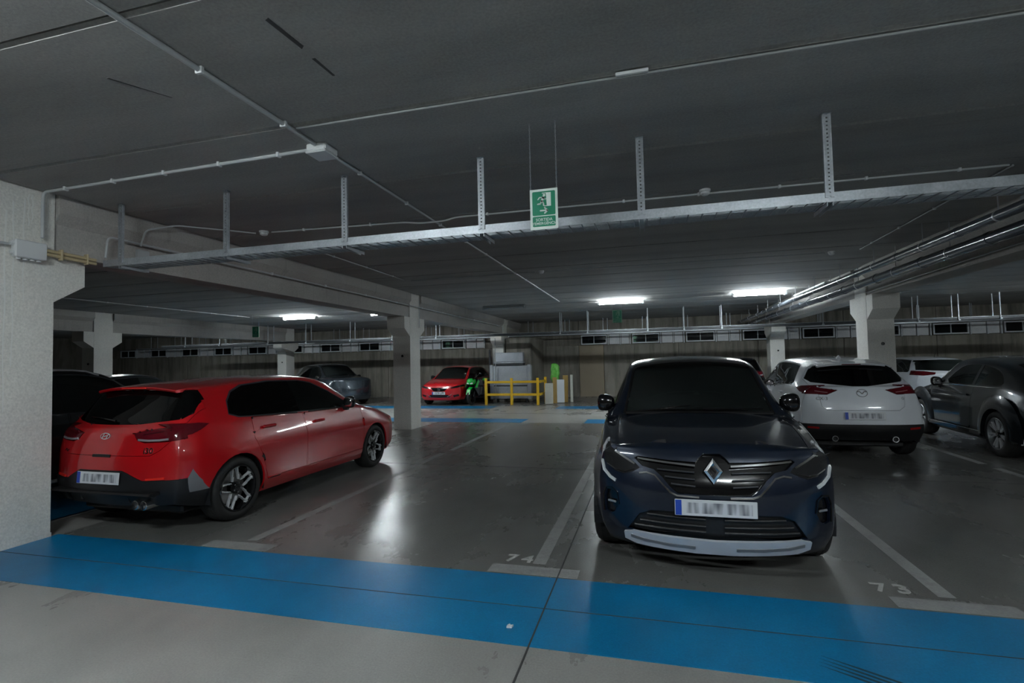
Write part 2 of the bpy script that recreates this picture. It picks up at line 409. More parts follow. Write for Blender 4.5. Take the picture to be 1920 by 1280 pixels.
batten(6.6,.9,'lit tube light in the near right bay')
# ------------------------------------------------------------------ conduits, clips, boxes
def fillet(pts, r=.06, n=4):
    pts = [Vector(p) for p in pts]; out = [pts[0]]
    for i in range(1, len(pts)-1):
        a, b, c = pts[i-1], pts[i], pts[i+1]; d1 = (a-b); d2 = (c-b); rr = min(r, d1.length*.45, d2.length*.45)
        p, q = b+d1.normalized()*rr, b+d2.normalized()*rr
        for k in range(n+1):
            t = k/n; out.append((1-t)**2*p + 2*t*(1-t)*b + t*t*q)
    return out + [pts[-1]]
def conduit(label, pts, r=.012, m=PVC, clips=None, fil=.06, grp='conduits'):
    e = empty('conduit', pts[0], label=label, cat='conduit', group=grp)
    o = Vector(pts[0]); path = [p-o for p in fillet(pts, fil)]
    MB().tube(path, r, 8).build('pipe', m, e, 50)
    if clips:
        seg = [(Vector(pts[i])-o, Vector(pts[i+1])-o) for i in range(len(pts)-1)]
        me = MB().bbox((-r*1.5,-.012,-r*1.4),(r*1.5,.012,r*2.2),.004).mesh('clip'); me.materials.append(WHITEP)
        for a, b in seg:
            d = b-a; n = int(d.length//clips)
            for k in range(n):
                p = a + d*((k+.5)/max(n,1)); c = link('clip', me, None, e, p)
                c.rotation_euler = (0, 0, math.atan2(d.y,d.x)-PI/2) if abs(d.z) < .5*d.length else (PI/2,0,0)
    return e
CZ = CEILZ-.016
conduit('pale grey conduit running from above the viewer to the ceiling junction box', [(-2.40,-1.5,CZ),(-2.40,3.32,CZ)], .016, PVC, .62)
conduit('pale grey conduit running back from the ceiling junction box', [(-2.40,3.50,CZ),(-2.40,14.3,CZ)], .013, PVC, .85)
conduit('conduit from the near column to the ceiling junction box', [(-5.44,3.46,2.80),(-5.44,3.46,CZ),(-2.50,3.40,CZ)], .014, PVC, .55)
conduit('thin conduit crossing the near ceiling along a panel joint', [(-2.36,3.06,CZ),(4.0,3.08,CZ)], .008, PVCD)
conduit('conduit crossing above the cable tray to the right corner', [(-4.5,5.36,CZ),(-2.75,5.5,CZ),(-2.55,5.5,CZ-.03),(-2.25,5.5,CZ-.03),(-2.1,5.5,CZ),(3.2,5.58,CZ)], .011, PVC, .75)
conduit('conduit running back from the right ceiling corner', [(3.24,5.60,CZ),(3.32,9.3,CZ)], .010, PVCD, .75)
conduit('conduit bending from the beam to the left smoke detector', [(-5.42,4.40,2.92),(-5.42,4.46,3.12),(-5.30,4.75,CZ),(-4.95,5.10,CZ),(-4.72,5.34,CZ)], .010, PVC, .5)
conduit('conduit slanting from the left smoke detector along the beam', [(-4.64,6.4,CZ),(-4.68,9.3,CZ)], .010, PVC, .9)
conduit('thin conduit from the left beam to the small smoke detector', [(-4.60,9.45,CZ),(-2.02,9.38,CZ)], .008, PVCD)
conduit('thin conduit crossing the ceiling beyond the cable tray', [(-1.82,9.38,CZ),(2.85,9.42,CZ)], .008, PVCD)
conduit('conduit running along the left beam above the red hatchback', [(-5.43,4.03,2.72),(-5.43,4.05,2.95),(-5.435,4.5,2.95),(-5.435,19.0,2.93)], .012, PVC, 1.3)
conduit('conduit running along the ceiling beyond the left beam', [(-12.9,6.0,CZ),(-12.9,14.3,CZ)], .012, PVC, 1.0)
conduit('conduit at the left frame edge entering the column junction box', [(-5.44,2.3,2.69),(-5.44,3.2,2.69)], .012, PVC)
conduit('conduit down the middle column', [(-5.47,11.66,3.2),(-5.47,11.66,2.45)], .010, PVC)
conduit('vertical conduit dropping past the metal air duct', [(-5.70,18.88,2.48),(-5.70,18.88,.02)], .014, PVCD)
conduit('pale conduit under the right beam', [(4.02,5.6,2.76),(4.02,11.1,2.72)], .010, PVCD)
MB().bbox((-.14,3.03,CEILZ-.022),(.05,3.055,CEILZ-.002),.004).build('cover_strip', WHITEP, label='short white cover strip on the thin ceiling conduit', cat='cover strip')
TAN = mat('tan plastic sleeve', (.55,.45,.27), .5)
e = empty('sleeve_pipes', (-5.43,3.5,2.70), label='pair of tan sleeve pipes leaving the column junction box', cat='pipe')
for k, dz in enumerate((-.018,.018)):
    MB().tube([(0,-.02,dz-.03),(.0,.20,dz-.035),(.02,.42,dz-.045)], .016, 10).build('pipe', TAN, e, 50)
for y in (.1,.33): MB().bbox((-.022,y,-.085),(.03,y+.018,.02),.005).build('clip', TAN, e)
e = empty('junction_box', (-5.47,3.36,2.665), label='grey junction box on the near left column', cat='junction box')
MB().bbox((-.02,-.12,-.075),(.045,.12,.075),.012).build('box', WHITEP, e); MB().bbox((.040,-.125,-.08),(.062,.125,.08),.008).build('lid', WHITEP, e)
gm = MB().lathe([(.004,-.015),(.018,-.012),(.018,.012),(.012,.016),(.004,.016)], 12, 2).mesh('gland', 40); gm.materials.append(WHITEP)
for y in (-.08,-.027,.027,.08): link('gland', gm, None, e, (.02,y,-.083))
for z in (-.04,.04): link('gland', gm, None, e, (.02,-.13,z), (PI/2,0,0))
e = empty('junction_box', (-2.40,3.41,CEILZ), label='white junction box on the ceiling where conduits meet', cat='junction box')
MB().bbox((-.085,-.085,-.06),(.085,.085,0),.01).build('box', WHITEP, e); MB().bbox((-.09,-.09,-.075),(.09,.09,-.058),.008).build('lid', WHITEP, e)
e = empty('junction_box', (-5.44,4.42,2.83), label='small grey junction box on the left beam behind the tray', cat='junction box')
MB().bbox((-.0,-.07,-.05),(.05,.07,.05),.01).build('box', PVC, e)
def detector(x, y, label):
    e = empty('smoke_detector', (x,y,CEILZ), label=label, cat='smoke detector', group='ceiling smoke detectors')
    MB().lathe([(0,0),(.055,0),(.055,-.022),(.048,-.026)], 20, 2).build('base', WHITEP, e, 40)
    MB().lathe([(.046,-.024),(.044,-.044),(.030,-.056),(0,-.058)], 20, 2).build('sensor', WHITEP, e, 40)
detector(.60,5.46,'white smoke detector right of the hanging exit sign'); detector(-4.60,5.34,'white smoke detector near the left beam')
detector(-1.90,9.38,'small white smoke detector beyond the cable tray'); detector(2.95,9.42,'small white smoke detector near the drain pipes')
detector(-12.9,7.6,'small white smoke detector beyond the left beam')
# ------------------------------------------------------------------ cable trays with perforated hangers
def strut_mesh(h):
    b = MB(); w, d = .020, .022
    for s in (-1,1): b.box((s*(w-.004)-.010,-.0015,-h),(s*(w-.004)+.010,.0015,0)); b.box((s*(w+.006)-.0015,0,-h),(s*(w+.006)+.0015,d,0))
    z = -.012
    while z > -h: b.box((-w,-.0015,z-.017),(w,.0015,z)); z -= .028
    return b.mesh('hanger_strut')
tray = empty('cable_tray', (0,4.0,2.62), label='galvanised cable tray on perforated hangers across the near ceiling', cat='cable tray')
for y in (0,.235): MB().prism([(y-.003,0),(y+.003,0),(y+.003,.062),(y+.010,.062),(y+.010,.068),(y-.003,.068)], 0, -5.42, 4.0).build('side_rail', GALV, tray)
rm = MB().box((-.004,0,0),(.004,.235,.006)).mesh('rung'); rm.materials.append(GALV)
wires = MB()
for k in range(7): wires.tube([(-5.4,.03+.03*k,.008),(4.0,.03+.03*k,.008)], .0025, 5)
wires.build('mesh_wires', GALV, tray)
k = -5.38
while k < 3.9: link('rung', rm, None, tray, (k,0,0)); k += .10
sm = strut_mesh(.60); sm.materials.append(GALV)
am = MB().box((-.020,0,-.004),(.020,.30,0)).box((-.020,0,-.03),(-.016,.30,0)).box((.016,0,-.03),(.020,.30,0)).mesh('arm'); am.materials.append(GALV)
hm = MB().bbox((-.03,-.012,-.008),(.03,.03,0),.003).mesh('anchor_plate'); hm.materials.append(GALV)
for x in (-5.18,-3.87,-2.585,-1.30,-.02,1.255,2.53):
    s = link('hanger_strut', sm, None, tray, (x,-.012,.63)); link('arm', am, None, s, (0,0,-.63)); link('anchor_plate', hm, None, s, (0,0,0))
ft = empty('cable_tray', (0,17.65,2.50), label='dark cable tray on rods along the far aisle', cat='cable tray')
for y in (0,.3): MB().box((-20.5,y-.003,0),(11.5,y+.003,.07)).build('side_rail', GALVD, ft); MB().box((-20.5,y-.008,.07),(11.5,y+.008,.078)).build('rail_lip', GALV, ft)  # lit top edge and shaded sides are put into the tray's colours
MB().box((-20.5,.0,0),(11.5,.3,.008)).build('tray_bed', GALVD, ft)
rdm = MB().tube([(0,0,0),(0,0,.75)], .016, 6).mesh('hanger_rod'); rdm.materials.append(GALV)
cl = MB().bbox((-.03,-.03,-.03),(.03,.03,.02),.008).mesh('clamp'); cl.materials.append(GALV)
for x in (-19.2,-17.4,-15.0,-13.2,-11.2,-9.4,-7.6,-2.95,-2.0,-.0,1.15,2.30,5.2,6.5,7.7,8.7,9.7,10.7):
    r0 = link('hanger_rod', rdm, None, ft, (x,-.02,0)); link('hanger_rod', rdm, None, ft, (x,.32,0)); link('clamp', cl, None, r0, (0,-.02,0))
ft2 = empty('cable_tray', (0,20.9,2.60), label='distant cable tray close to the back wall above the windows', cat='cable tray')
MB().box((-26,0,0),(13,.004,.06)).build('side_rail', GALV, ft2); MB().box((-26,0,0),(13,.25,.006)).build('tray_bed', GALVD, ft2)
for x in [-25+1.55*i for i in range(25)]: link('hanger_rod', rdm, None, ft2, (x,.02,0)); link('hanger_rod', rdm, None, ft2, (x+.16,.24,0))
# ------------------------------------------------------------------ drain pipes at right
def drain(x, z, r, label, y0=1.0, y1=21.9):
    e = empty('drain_pipe', (x,y0,z), label=label, cat='pipe', group='drain pipes at the right')
    MB().tube([(0,0,0),(0,y1-y0,0)], r, 20).build('pipe', PIPEM, e, 50)
    cm = MB().lathe([(r*1.0,-.03),(r*1.10,-.03),(r*1.10,.03),(r*1.0,.03)], 20, 1).mesh('coupling', 50); cm.materials.append(PIPEM)
    sm_ = MB().lathe([(r*1.0,-.012),(r*1.06,-.012),(r*1.06,.012),(r*1.0,.012)], 20, 1).mesh('bracket', 50); sm_.materials.append(SILVER)
    rod = MB().tube([(0,0,r),(0,0,CEILZ-z+.01)], .006, 6).mesh('hanger_rod'); rod.materials.append(SILVER)
    y = .8
    while y < y1-y0-.3:
        b = link('bracket', sm_, None, e, (0,y,0)); link('hanger_rod', rod, None, b, (0,0,0))
        link('coupling', cm, None, e, (0,y+.7,0)); y += 1.5
drain(3.50,2.94,.055,'upper grey drain pipe running back under the ceiling at right')
drain(3.80,2.84,.075,'lower thick grey drain pipe beside the right beam')
MB().bbox((3.60,12.0,3.06),(3.72,14.4,3.10),.01).build('flat_duct', WHITEP, label='flat white strip duct beside the drain pipes', cat='duct')
# ------------------------------------------------------------------ exit signs
GREEN = mat('exit sign green', (.003,.24,.12), .4); SIGNW = mat('exit sign white', (.78,.88,.82), .4)
GLOWD = mat('photoluminescent green', (.20,.42,.28), .5)
def disc(b, x, z, r, y0, y1, n=14): b.prism([(x+r*math.cos(2*PI*k/n), z+r*math.sin(2*PI*k/n)) for k in range(n)], 1, y0, y1)
def limb(b, pts, w, y0, y1):
    for (a, c) in zip(pts[:-1], pts[1:]):
        d = Vector((c[0]-a[0], c[1]-a[1])); n = Vector((-d.y,d.x)).normalized()*w/2
        b.prism([(a[0]+n.x,a[1]+n.y),(a[0]-n.x,a[1]-n.y),(c[0]-n.x,c[1]-n.y),(c[0]+n.x,c[1]+n.y)], 1, y0, y1)
        disc(b, c[0], c[1], w/2, y0, y1, 8); disc(b, a[0], a[1], w/2, y0, y1, 8)
def exit_sign(x, y, ztop, W, H, label, chain, flip=1, far=False):
    e = empty('exit_sign', (x,y,ztop), label=label, cat='sign', group='hanging exit signs')
    SW = GLOWD if far else SIGNW
    MB().box((-W/2,0,-H),(W/2,.004,0)).build('board', SW, e)
    u = W/.2
    def rr(x0,z0,x1,z1,r=.008):
        p = []
        for cx,cz,a0 in ((x1-r,z1-r,0),(x0+r,z1-r,90),(x0+r,z0+r,180),(x1-r,z0+r,270)):
            for k in range(4): a = math.radians(a0+30*k); p.append((cx+r*math.cos(a), cz+r*math.sin(a)))
        return p
    MB().prism(rr(-.083*u,-.19*u,.083*u,-.017*u), 1, -.001, .001).build('green_field', GREEN, e)
    MB().prism(rr(-.083*u,-.270*u,.083*u,-.197*u), 1, -.001, .001).build('green_field', GREEN, e)
    d = MB(); a, c = -.002, -.0005
    d.prism([(.016*u,-.028*u),(.052*u,-.028*u),(.052*u,-.126*u),(.022*u,-.126*u)][::flip], 1, a, c)
    d.prism([(-.012*u,-.028*u),(.016*u,-.028*u),(.016*u,-.033*u),(-.012*u,-.033*u)], 1, a, c)
    d.prism([(.0*u,-.121*u),(.022*u,-.121*u),(.022*u,-.126*u),(.0*u,-.126*u)], 1, a, c); d.build('door_symbol', SW, e)
    g = MB(); disc(g, .003*u, -.046*u, .0095*u, a, c)
    limb(g, [(-.003*u,-.062*u),(-.014*u,-.088*u)], .017*u, a, c); limb(g, [(-.006*u,-.062*u),(-.03*u,-.060*u),(-.042*u,-.075*u)], .008*u, a, c)
    limb(g, [(.001*u,-.062*u),(.008*u,-.076*u),(.017*u,-.072*u)], .007*u, a, c)
    limb(g, [(-.014*u,-.088*u),(-.003*u,-.100*u),(-.001*u,-.118*u)], .010*u, a, c); limb(g, [(-.016*u,-.088*u),(-.024*u,-.106*u),(-.044*u,-.108*u)], .010*u, a, c)
    g.build('running_figure', SW, e)
    s = MB(); limb(s, [(-.025*u,-.156*u),(.026*u,-.156*u)], .011*u, a, c); limb(s, [(.006*u,-.137*u),(.027*u,-.156*u),(.006*u,-.175*u)], .011*u, a, c); s.build('arrow', SW, e)
    for t, z in (('SORTIDA',-.222),("D'EMERGÈNCIA",-.249)):
        link('lettering', text_mesh(t, .0275*u if len(t) > 8 else .029*u, .0006, bold=.0003), SW, e, (0,-.0015,z*u), (PI/2,0,0))
    cm = MB(); n = 8
    for k in range(n):
        t0, t1 = 2*PI*k/n, 2*PI*(k+1)/n
        cm.tube([(.004*math.cos(t0),0,.010*math.sin(t0)),(.004*math.cos(t1),0,.010*math.sin(t1))], .0014, 4, False)
    me = cm.mesh('chain_link'); me.materials.append(SILVER)
    for sx in (-1,1):
        z = .008; k = 0
        while z < chain: link('chain_link', me, None, e, (sx*W*.47,.002,z), (0,0,PI/2*(k%2))); z += .0165; k += 1
    return e
exit_sign(-.683,3.52,2.768,.198,.288,'green and white exit sign hanging on chains before the cable tray',CEILZ-2.768-.005)
exit_sign(-.78,13.9,2.88,.25,.34,'small distant exit sign under the lit tube light',.36,far=True)
exit_sign(-12.3,13.9,2.88,.26,.34,'small distant exit sign left of the far lit tube',.36,far=True)
# ------------------------------------------------------------------ air duct, barrier and odds and ends at the back wall
SHEET = surface('bright sheet metal', (.42,.45,.50), (.55,.58,.62), 2.5, (.3,.45), metal=.6, bump=.03)
duct = empty('air_duct', (-5.15,19.05,0), label='large sheet metal air duct unit behind the yellow barrier', cat='air duct')
MB().bbox((-.82,-.05,.14),(.80,.22,1.42),.02).build('lower_box', SHEET, duct)
for x in (-.82,.68): MB().bbox((x,-.075,.12),(x+.13,-.02,1.45),.01).build('corner_post', SHEET, duct)
MB().bbox((-.66,-.064,.62),(.66,-.05,.67),.01).build('seam', GALVD, duct); MB().bbox((-.66,-.058,.2),(.66,-.05,.60),.006).build('panel', SHEET, duct); MB().bbox((-.66,-.058,.69),(.66,-.05,1.38),.006).build('panel', SHEET, duct)
MB().bbox((-.64,-.10,1.42),(.52,.22,1.50),.01).build('flange', GALVD, duct); MB().bbox((-.66,-.11,1.50),(.54,.22,1.56),.012).build('flange', SHEET, duct)
MB().bbox((-.62,-.02,1.56),(.50,.22,1.92),.015).build('upper_box', SHEET, duct); MB().bbox((-.88,.02,.2),(-.84,.22,2.05),.015).build('side_box', GALVD, duct)
for x in (-.6,.58): MB().bbox((x,.0,0),(x+.06,.2,.14),.01).build('foot', GALVD, duct)
bp = MB(); bp.bbox((-5.44,19.45,0),(-4.45,YB-.02,2.50),.02); bp.build('pier', WALLC, label='rough concrete pier behind the metal air duct', cat='pier')
bar = empty('barrier', (-4.84,18.0,0), label='yellow post and rail safety barrier before the air duct', cat='barrier')
pmh = MB().bbox((-.045,-.045,0),(.045,.045,.97),.008).mesh('post'); pmh.materials.append(YEL)
for x, y in ((-.97,0),(0,0),(.97,0),(1.05,1.0)): link('post', pmh, None, bar, (x,y,0))
for z in (.33,.785):
    for x in (-.925,.045): MB().bbox((x,-.035,z),(x+.88,.035,z+.085),.006).build('rail', YEL, bar)
    MB().bbox((1.0,.05,z),(1.07,.95,z+.085),.006).build('rail', YEL, bar)
def slab(name, c, size, rz, tilt, m, label, cat):
    b = MB().bbox((-size[0]/2,-size[1]/2,0),(size[0]/2,size[1]/2,size[2]),.008)
    b.xf(Matrix.Translation(c) @ Matrix.Rotation(rz,4,'Z') @ Matrix.Rotation(tilt,4,'X')); return b.build(name, m, label=label, cat=cat)
PALEB = surface('pale board', (.50,.51,.45), (.60,.60,.54), 3, (.6,.8)); BROWNB = surface('brown board', (.30,.19,.05), (.40,.27,.09), 5, (.6,.8), (1,1,.2))
slab('board', (-3.52,18.25,.012), (.30,.03,.75), .1, -.12, PALEB, 'pale board leaning at the right end of the yellow barrier', 'board')
slab('board', (-3.34,18.45,.015), (.16,.03,.95), .15, -.12, BROWNB, 'brown plank leaning among boards beside the barrier', 'board')
slab('board', (-3.05,19.0,.015), (.20,.04,1.0), -.1, -.1, BROWNB, 'dark brown plank standing right of the white sheet', 'board')
slab('board', (-2.82,19.1,.012), (.10,.05,1.02), .1, -.08, PALEB, 'narrow white batten standing at the right of the boards', 'board')
slab('sheet', (-3.22,18.75,.02), (.36,.04,.85), .1, -.12, mat('white sheet', (.62,.66,.70), .5), 'white sheet standing between the brown planks', 'sheet')
bag = MB(); bag.sell((0,0,.37), (.17,.12,.38), .6, 18, 12)
for i, p in enumerate(bag.v): bag.v[i] = (p[0]+.02*math.sin(p[2]*23), p[1]+.015*math.sin(p[2]*31+p[0]*20), p[2])
bag.xf(Matrix.Translation((-3.48,19.35,.72))); 
BAG = surface('green plastic bag', (.06,.42,.03), (.25,.65,.14), 9, (.25,.4), bump=.4)
stand = empty('bag_stand', (-3.48,19.35,0), label='bright green plastic bag on a stand behind the barrier', cat='bag')
b2 = MB(); b2.v = [(p[0]+3.48,p[1]-19.35,p[2]) for p in bag.v]; b2.f = bag.f; b2.build('bag', BAG, stand, 60)
MB().tube([(0,0,0),(0,0,.75)], .02, 8).build('pole', GALVD, stand); MB().lathe([(0,0),(.16,0),(.16,.02),(.02,.035),(0,.035)], 16, 2).build('base', GALVD, stand)

# ------------------------------------------------------------------ car builder
def pchip(xs, ys):
    xs = np.asarray(xs, float); ys = np.asarray(ys, float); h = np.diff(xs); d = np.diff(ys)/h; n = len(xs)
    mm = np.zeros(n)
    if n == 2: mm[:] = d[0]
    else:
        for i in range(1, n-1):
            if d[i-1]*d[i] > 0:
                w1, w2 = 2*h[i]+h[i-1], h[i]+2*h[i-1]; mm[i] = (w1+w2)/(w1/d[i-1]+w2/d[i])
        mm[0], mm[-1] = d[0], d[-1]
    def f(x):
        x = np.clip(np.asarray(x, float), xs[0], xs[-1]); i = np.clip(np.searchsorted(xs, x)-1, 0, n-2); t = (x-xs[i])/h[i]
        return (2*t**3-3*t**2+1)*ys[i] + (t**3-2*t**2+t)*h[i]*mm[i] + (-2*t**3+3*t**2)*ys[i+1] + (t**3-t**2)*h[i]*mm[i+1]
    return f
def polycurve(keys, n):
    keys = np.asarray(keys, float); s = np.concatenate([[0], np.cumsum(np.linalg.norm(np.diff(keys, axis=0), axis=1)+1e-6)]); s /= s[-1]
    t = np.linspace(0, 1, n); return np.stack([pchip(s, keys[:,k])(t) for k in range(keys.shape[1])], 1), s, t
NT, NG, NS = 11, 7, 17
def half_shell(S):
    T = np.array(S['T'], float); LW = np.array(S['L'], float); step = S.get('step', .05); pf, pr_ = S.get('pf', 3.0), S.get('prr', 3.0)
    fT = [pchip(T[:,0], T[:,k]) for k in range(1,6)]; fL = [pchip(LW[:,0], LW[:,k]) for k in range(1,7)]
    x0, x1 = T[0,0], T[-1,0]; n = int((x1-x0)/step); xs = sorted(set(np.round(np.concatenate([np.linspace(x0,x1,n), T[:,0]]),4)))
    xs = [xs[0]] + [b for a, b in zip(xs[:-1], xs[1:]) if b-a > .012]
    fr = np.linspace(0,1,NT)**.85
    def assemble(edge_top, edge, belt, side_keys):
        g = [np.array(edge)*(1-t)+np.array(belt)*t for t in np.linspace(0,1,NG)][1:-1]
        s, _, _ = polycurve(side_keys, NS); return np.concatenate([edge_top, np.array(g), s])
    secs = []
    for x in xs:
        zc, we, ze, wbt, zb = [float(f(x)) for f in fT]; wm, zm, ws, zs, wo, zo = [float(f(x)) for f in fL]
        zm = min(zm, zb-.06)
        top = np.stack([np.full(NT, x), fr*we, zc+(ze-zc)*fr**2.4], 1)
        bow = .012
        secs.append(assemble(top, (x,we,ze), (x,wbt,zb), [(x,wbt,zb),(x,wm,zm),(x,ws,zs),(x,wo,zo)]))
        if ze-zb > .1:
            for k in range(NT, NT+NG-2):
                t = (k-NT+1)/(NG-1); secs[-1][k,1] += bow*4*t*(1-t)
    def corner(D, p):
        e = D['edge']; xc, zc, xk, yk, zk = e
        top = np.stack([xc+(xk-xc)*fr**p, fr*yk, zc+(zk-zc)*fr**2], 1); K = lambda q: (q[2], q[3], q[4])
        return assemble(top, K(e), K(D['belt']), [K(D['belt']), K(D['mid']), K(D['sill']), K(D['bot'])])
    cf_, cr_ = corner(S['front'], pf), corner(S['rear'], pr_)
    xa, xb = x0+.55, x1-.55
    for sc in secs:          # fan the end sections so every row runs on into its corner
        x = sc[0,0]
        if x < xa: sc[:,0] = cr_[:,0] + (x-x0+.05)*(xa-cr_[:,0])/(xa-x0+.05)
        if x > xb: sc[:,0] = cf_[:,0] - (x1+.05-x)*(cf_[:,0]-xb)/(x1+.05-xb)
    G = np.stack([cr_] + secs + [cf_])
    # resample the first and last intervals so the corners turn smoothly
    def dens(A, n, a):
        k = A.shape[0]; out = []
        for j in range(A.shape[1]):
            q = A[:,j]; s = np.concatenate([[0], np.cumsum(np.linalg.norm(np.diff(q, axis=0), axis=1)+1e-6)])
            t = np.interp(np.linspace(0,k-1,n), np.arange(k), s); out.append(np.stack([pchip(s, q[:,c])(t) for c in range(3)], 1))
        return np.stack(out, 1)
    head, tail = dens(G[:3], 9, 0), dens(G[-3:], 9, 0)
    G = np.concatenate([head[:-1], G[2:-2], tail[1:]]) if True else G
    bm = bmesh.new()
    V = [[bm.verts.new(p) for p in row] for row in G]
    def quad(a,b,c,d):
        vs_ = []
        for v in (a,b,c,d):
            if v not in vs_: vs_.append(v)
        if len(vs_) > 2:
            try: bm.faces.new(vs_)
            except ValueError: pass
    for i in range(len(V)-1):
        for j in range(len(V[0])-1): quad(V[i][j], V[i+1][j], V[i+1][j+1], V[i][j+1])
    def cap(D, p, rowv, flip):
        K = np.array([D[k] for k in ('edge','belt','mid','sill','bot')], float)
        cen = np.concatenate([np.array([K[0,:2]*(1-t)+K[1,:2]*t for t in np.linspace(0,1,NG)])[:-1], polycurve(K[1:,:2], NS)[0]])
        side = rowv[NT-1:]   # corner verts from the top edge down
        prev = rowv[:NT]
        for k in range(1, len(side)):
            c = side[k].co; cur = []
            for f in fr[:-1]:
                cur.append(bm.verts.new((cen[k,0]+(c.x-cen[k,0])*f**p, f*c.y, cen[k,1]+(c.z-cen[k,1])*f**2)))
            cur.append(side[k])
            for q in range(NT-1):
                if flip: quad(prev[q], prev[q+1], cur[q+1], cur[q])
                else: quad(prev[q], cur[q], cur[q+1], prev[q+1])
            prev = cur
    cap(S['front'], pf, V[-1], True); cap(S['rear'], pr_, V[0], False)
    bmesh.ops.remove_doubles(bm, verts=bm.verts, dist=1e-5)
    # smoothing
    for _ in range(S.get('smooth', 2)):
        new = {}
        for v in bm.verts:
            if v.co.y < 1e-4:
                nb = [e.other_vert(v) for e in v.link_edges if e.other_vert(v).co.y < 1e-4]
                if len(nb) == 2: new[v] = v.co*.6 + (nb[0].co+nb[1].co)*.2
            elif not v.is_boundary:
                nb = [e.other_vert(v).co for e in v.link_edges]; a = Vector((0,0,0))
                for q in nb: a += q
                new[v] = v.co*.55 + a/len(nb)*.45
        for v, c in new.items(): v.co = c
    bmesh.ops.recalc_face_normals(bm, faces=bm.faces)
    s = sum(f.normal.y*f.calc_area() for f in bm.faces)
    if s < 0: bmesh.ops.reverse_faces(bm, faces=bm.faces)
    return bm
AX = {'side':(0,2), 'front':(1,2), 'rear':(1,2), 'top':(0,1)}
def pip(p, poly):
    c = False; j = len(poly)-1; x, y = p
    for i in range(len(poly)):
        xi, yi = poly[i]; xj, yj = poly[j]
        if (yi > y) != (yj > y) and x < (xj-xi)*(y-yi)/(yj-yi)+xi: c = not c
        j = i
    return c
def cut(bm, poly, view, ok):
    a0, a1 = AX[view]; px = [p[0] for p in poly]; py = [p[1] for p in poly]; lo = (min(px)-.02, min(py)-.02); hi = (max(px)+.02, max(py)+.02)
    def bb(f):
        u = [v.co[a0] for v in f.verts]; w_ = [v.co[a1] for v in f.verts]; return min(u), max(u), min(w_), max(w_)
    cand = set()
    for f in bm.faces:
        if not ok(f): continue
        b = bb(f)
        if b[0] < hi[0] and b[1] > lo[0] and b[2] < hi[1] and b[3] > lo[1]: cand.add(f)
    for i in range(len(poly)):
        p, q = poly[i], poly[(i+1) % len(poly)]
        d = (q[0]-p[0], q[1]-p[1]); ln = math.hypot(*d)
        if ln < 1e-5: continue
        n2 = (-d[1]/ln, d[0]/ln); co = [0,0,0]; no = [0,0,0]; co[a0], co[a1] = p; no[a0], no[a1] = n2
        s0, s1, s2, s3 = min(p[0],q[0])-1e-3, max(p[0],q[0])+1e-3, min(p[1],q[1])-1e-3, max(p[1],q[1])+1e-3
        sub = []
        for f in cand:
            b = bb(f)
            if b[0] > s1 or b[1] < s0 or b[2] > s3 or b[3] < s2: continue
            ds = [(v.co[a0]-p[0])*n2[0]+(v.co[a1]-p[1])*n2[1] for v in f.verts]
            if min(ds) < -1e-5 and max(ds) > 1e-5: sub.append(f)
        if not sub: continue
        geom = list(sub); es = set(e for f in sub for e in f.edges); vs_ = set(v for f in sub for v in f.verts)
        r = bmesh.ops.bisect_plane(bm, geom=geom+list(es)+list(vs_), dist=2e-5, plane_co=co, plane_no=no)
        for g in r['geom_cut']:
            if isinstance(g, bmesh.types.BMEdge):
                for f in g.link_faces: cand.add(f)
        cand = set(f for f in cand if f.is_valid)
    out = []
    for f in cand:
        c = f.calc_center_median()
        if pip((c[a0], c[a1]), poly): out.append(f)
    return out
def panel(faces, join, m, name, gap=0.0, th=.018, push=0.0, inner=None, flat=False):
    """thick panel(s) from half-shell faces; returns list of meshes (one if joined, else left and right)"""
    res = []
    for mode in (['both'] if join else ['pos','neg']):
        b = bmesh.new(); mp = {}
        def gv(v, s):
            k = (v.index if abs(v.co.y) > 1e-4 else -v.index-1, s if abs(v.co.y) > 1e-4 else 1)
            if k not in mp: mp[k] = b.verts.new((v.co.x, s*v.co.y if abs(v.co.y) > 1e-4 else 0.0, v.co.z))
            return mp[k]
        for s in ((1,-1) if mode == 'both' else ((1,) if mode == 'pos' else (-1,))):
            for f in faces:
                vs_ = [gv(v, s) for v in f.verts]
                if s < 0: vs_ = vs_[::-1]
                try: b.faces.new(vs_)
                except ValueError: pass
        if not b.faces: b.free(); continue
        b.normal_update()
        if gap > 0:
            r = bmesh.ops.inset_region(b, faces=b.faces[:], thickness=gap, depth=0, use_boundary=True, use_even_offset=False)
            bmesh.ops.delete(b, geom=r['faces'], context='FACES'); b.normal_update()
        nrm = {v: v.normal.copy() for v in b.verts}
        if push:
            for v in b.verts: v.co += nrm[v]*push
        fs = b.faces[:]; bnd = [e for e in b.edges if e.is_boundary]
        if th > 0:
            dup = {v: b.verts.new(v.co - nrm[v]*th) for v in list(nrm)}
            for f in fs:
                try: g = b.faces.new([dup[v] for v in reversed(f.verts)]); g.material_index = 1
                except ValueError: pass
            for e in bnd:
                l = e.link_loops[0] if e.link_loops else None
                if not l: continue
                a, c = l.vert, l.link_loop_next.vert
                try: b.faces.new([c, a, dup[a], dup[c]])
                except ValueError: pass
                e.smooth = False
        for f in b.faces: f.smooth = not flat
        me = bpy.data.meshes.new(name); b.to_mesh(me); b.free()
        if th > 0: me.set_sharp_from_angle(angle=math.radians(48))
        me.materials.append(m); me.materials.append(inner or DARKIN); res.append(me)
    return res
def frame(pos, n, up=(0,0,1)):
    n = Vector(n).normalized(); r = Vector(up).cross(n).normalized(); u = n.cross(r)
    M = Matrix.Identity(4)
    for i in range(3): M[i][0], M[i][1], M[i][2], M[i][3] = r[i], u[i], n[i], pos[i]
    return M
WHEELS = {}
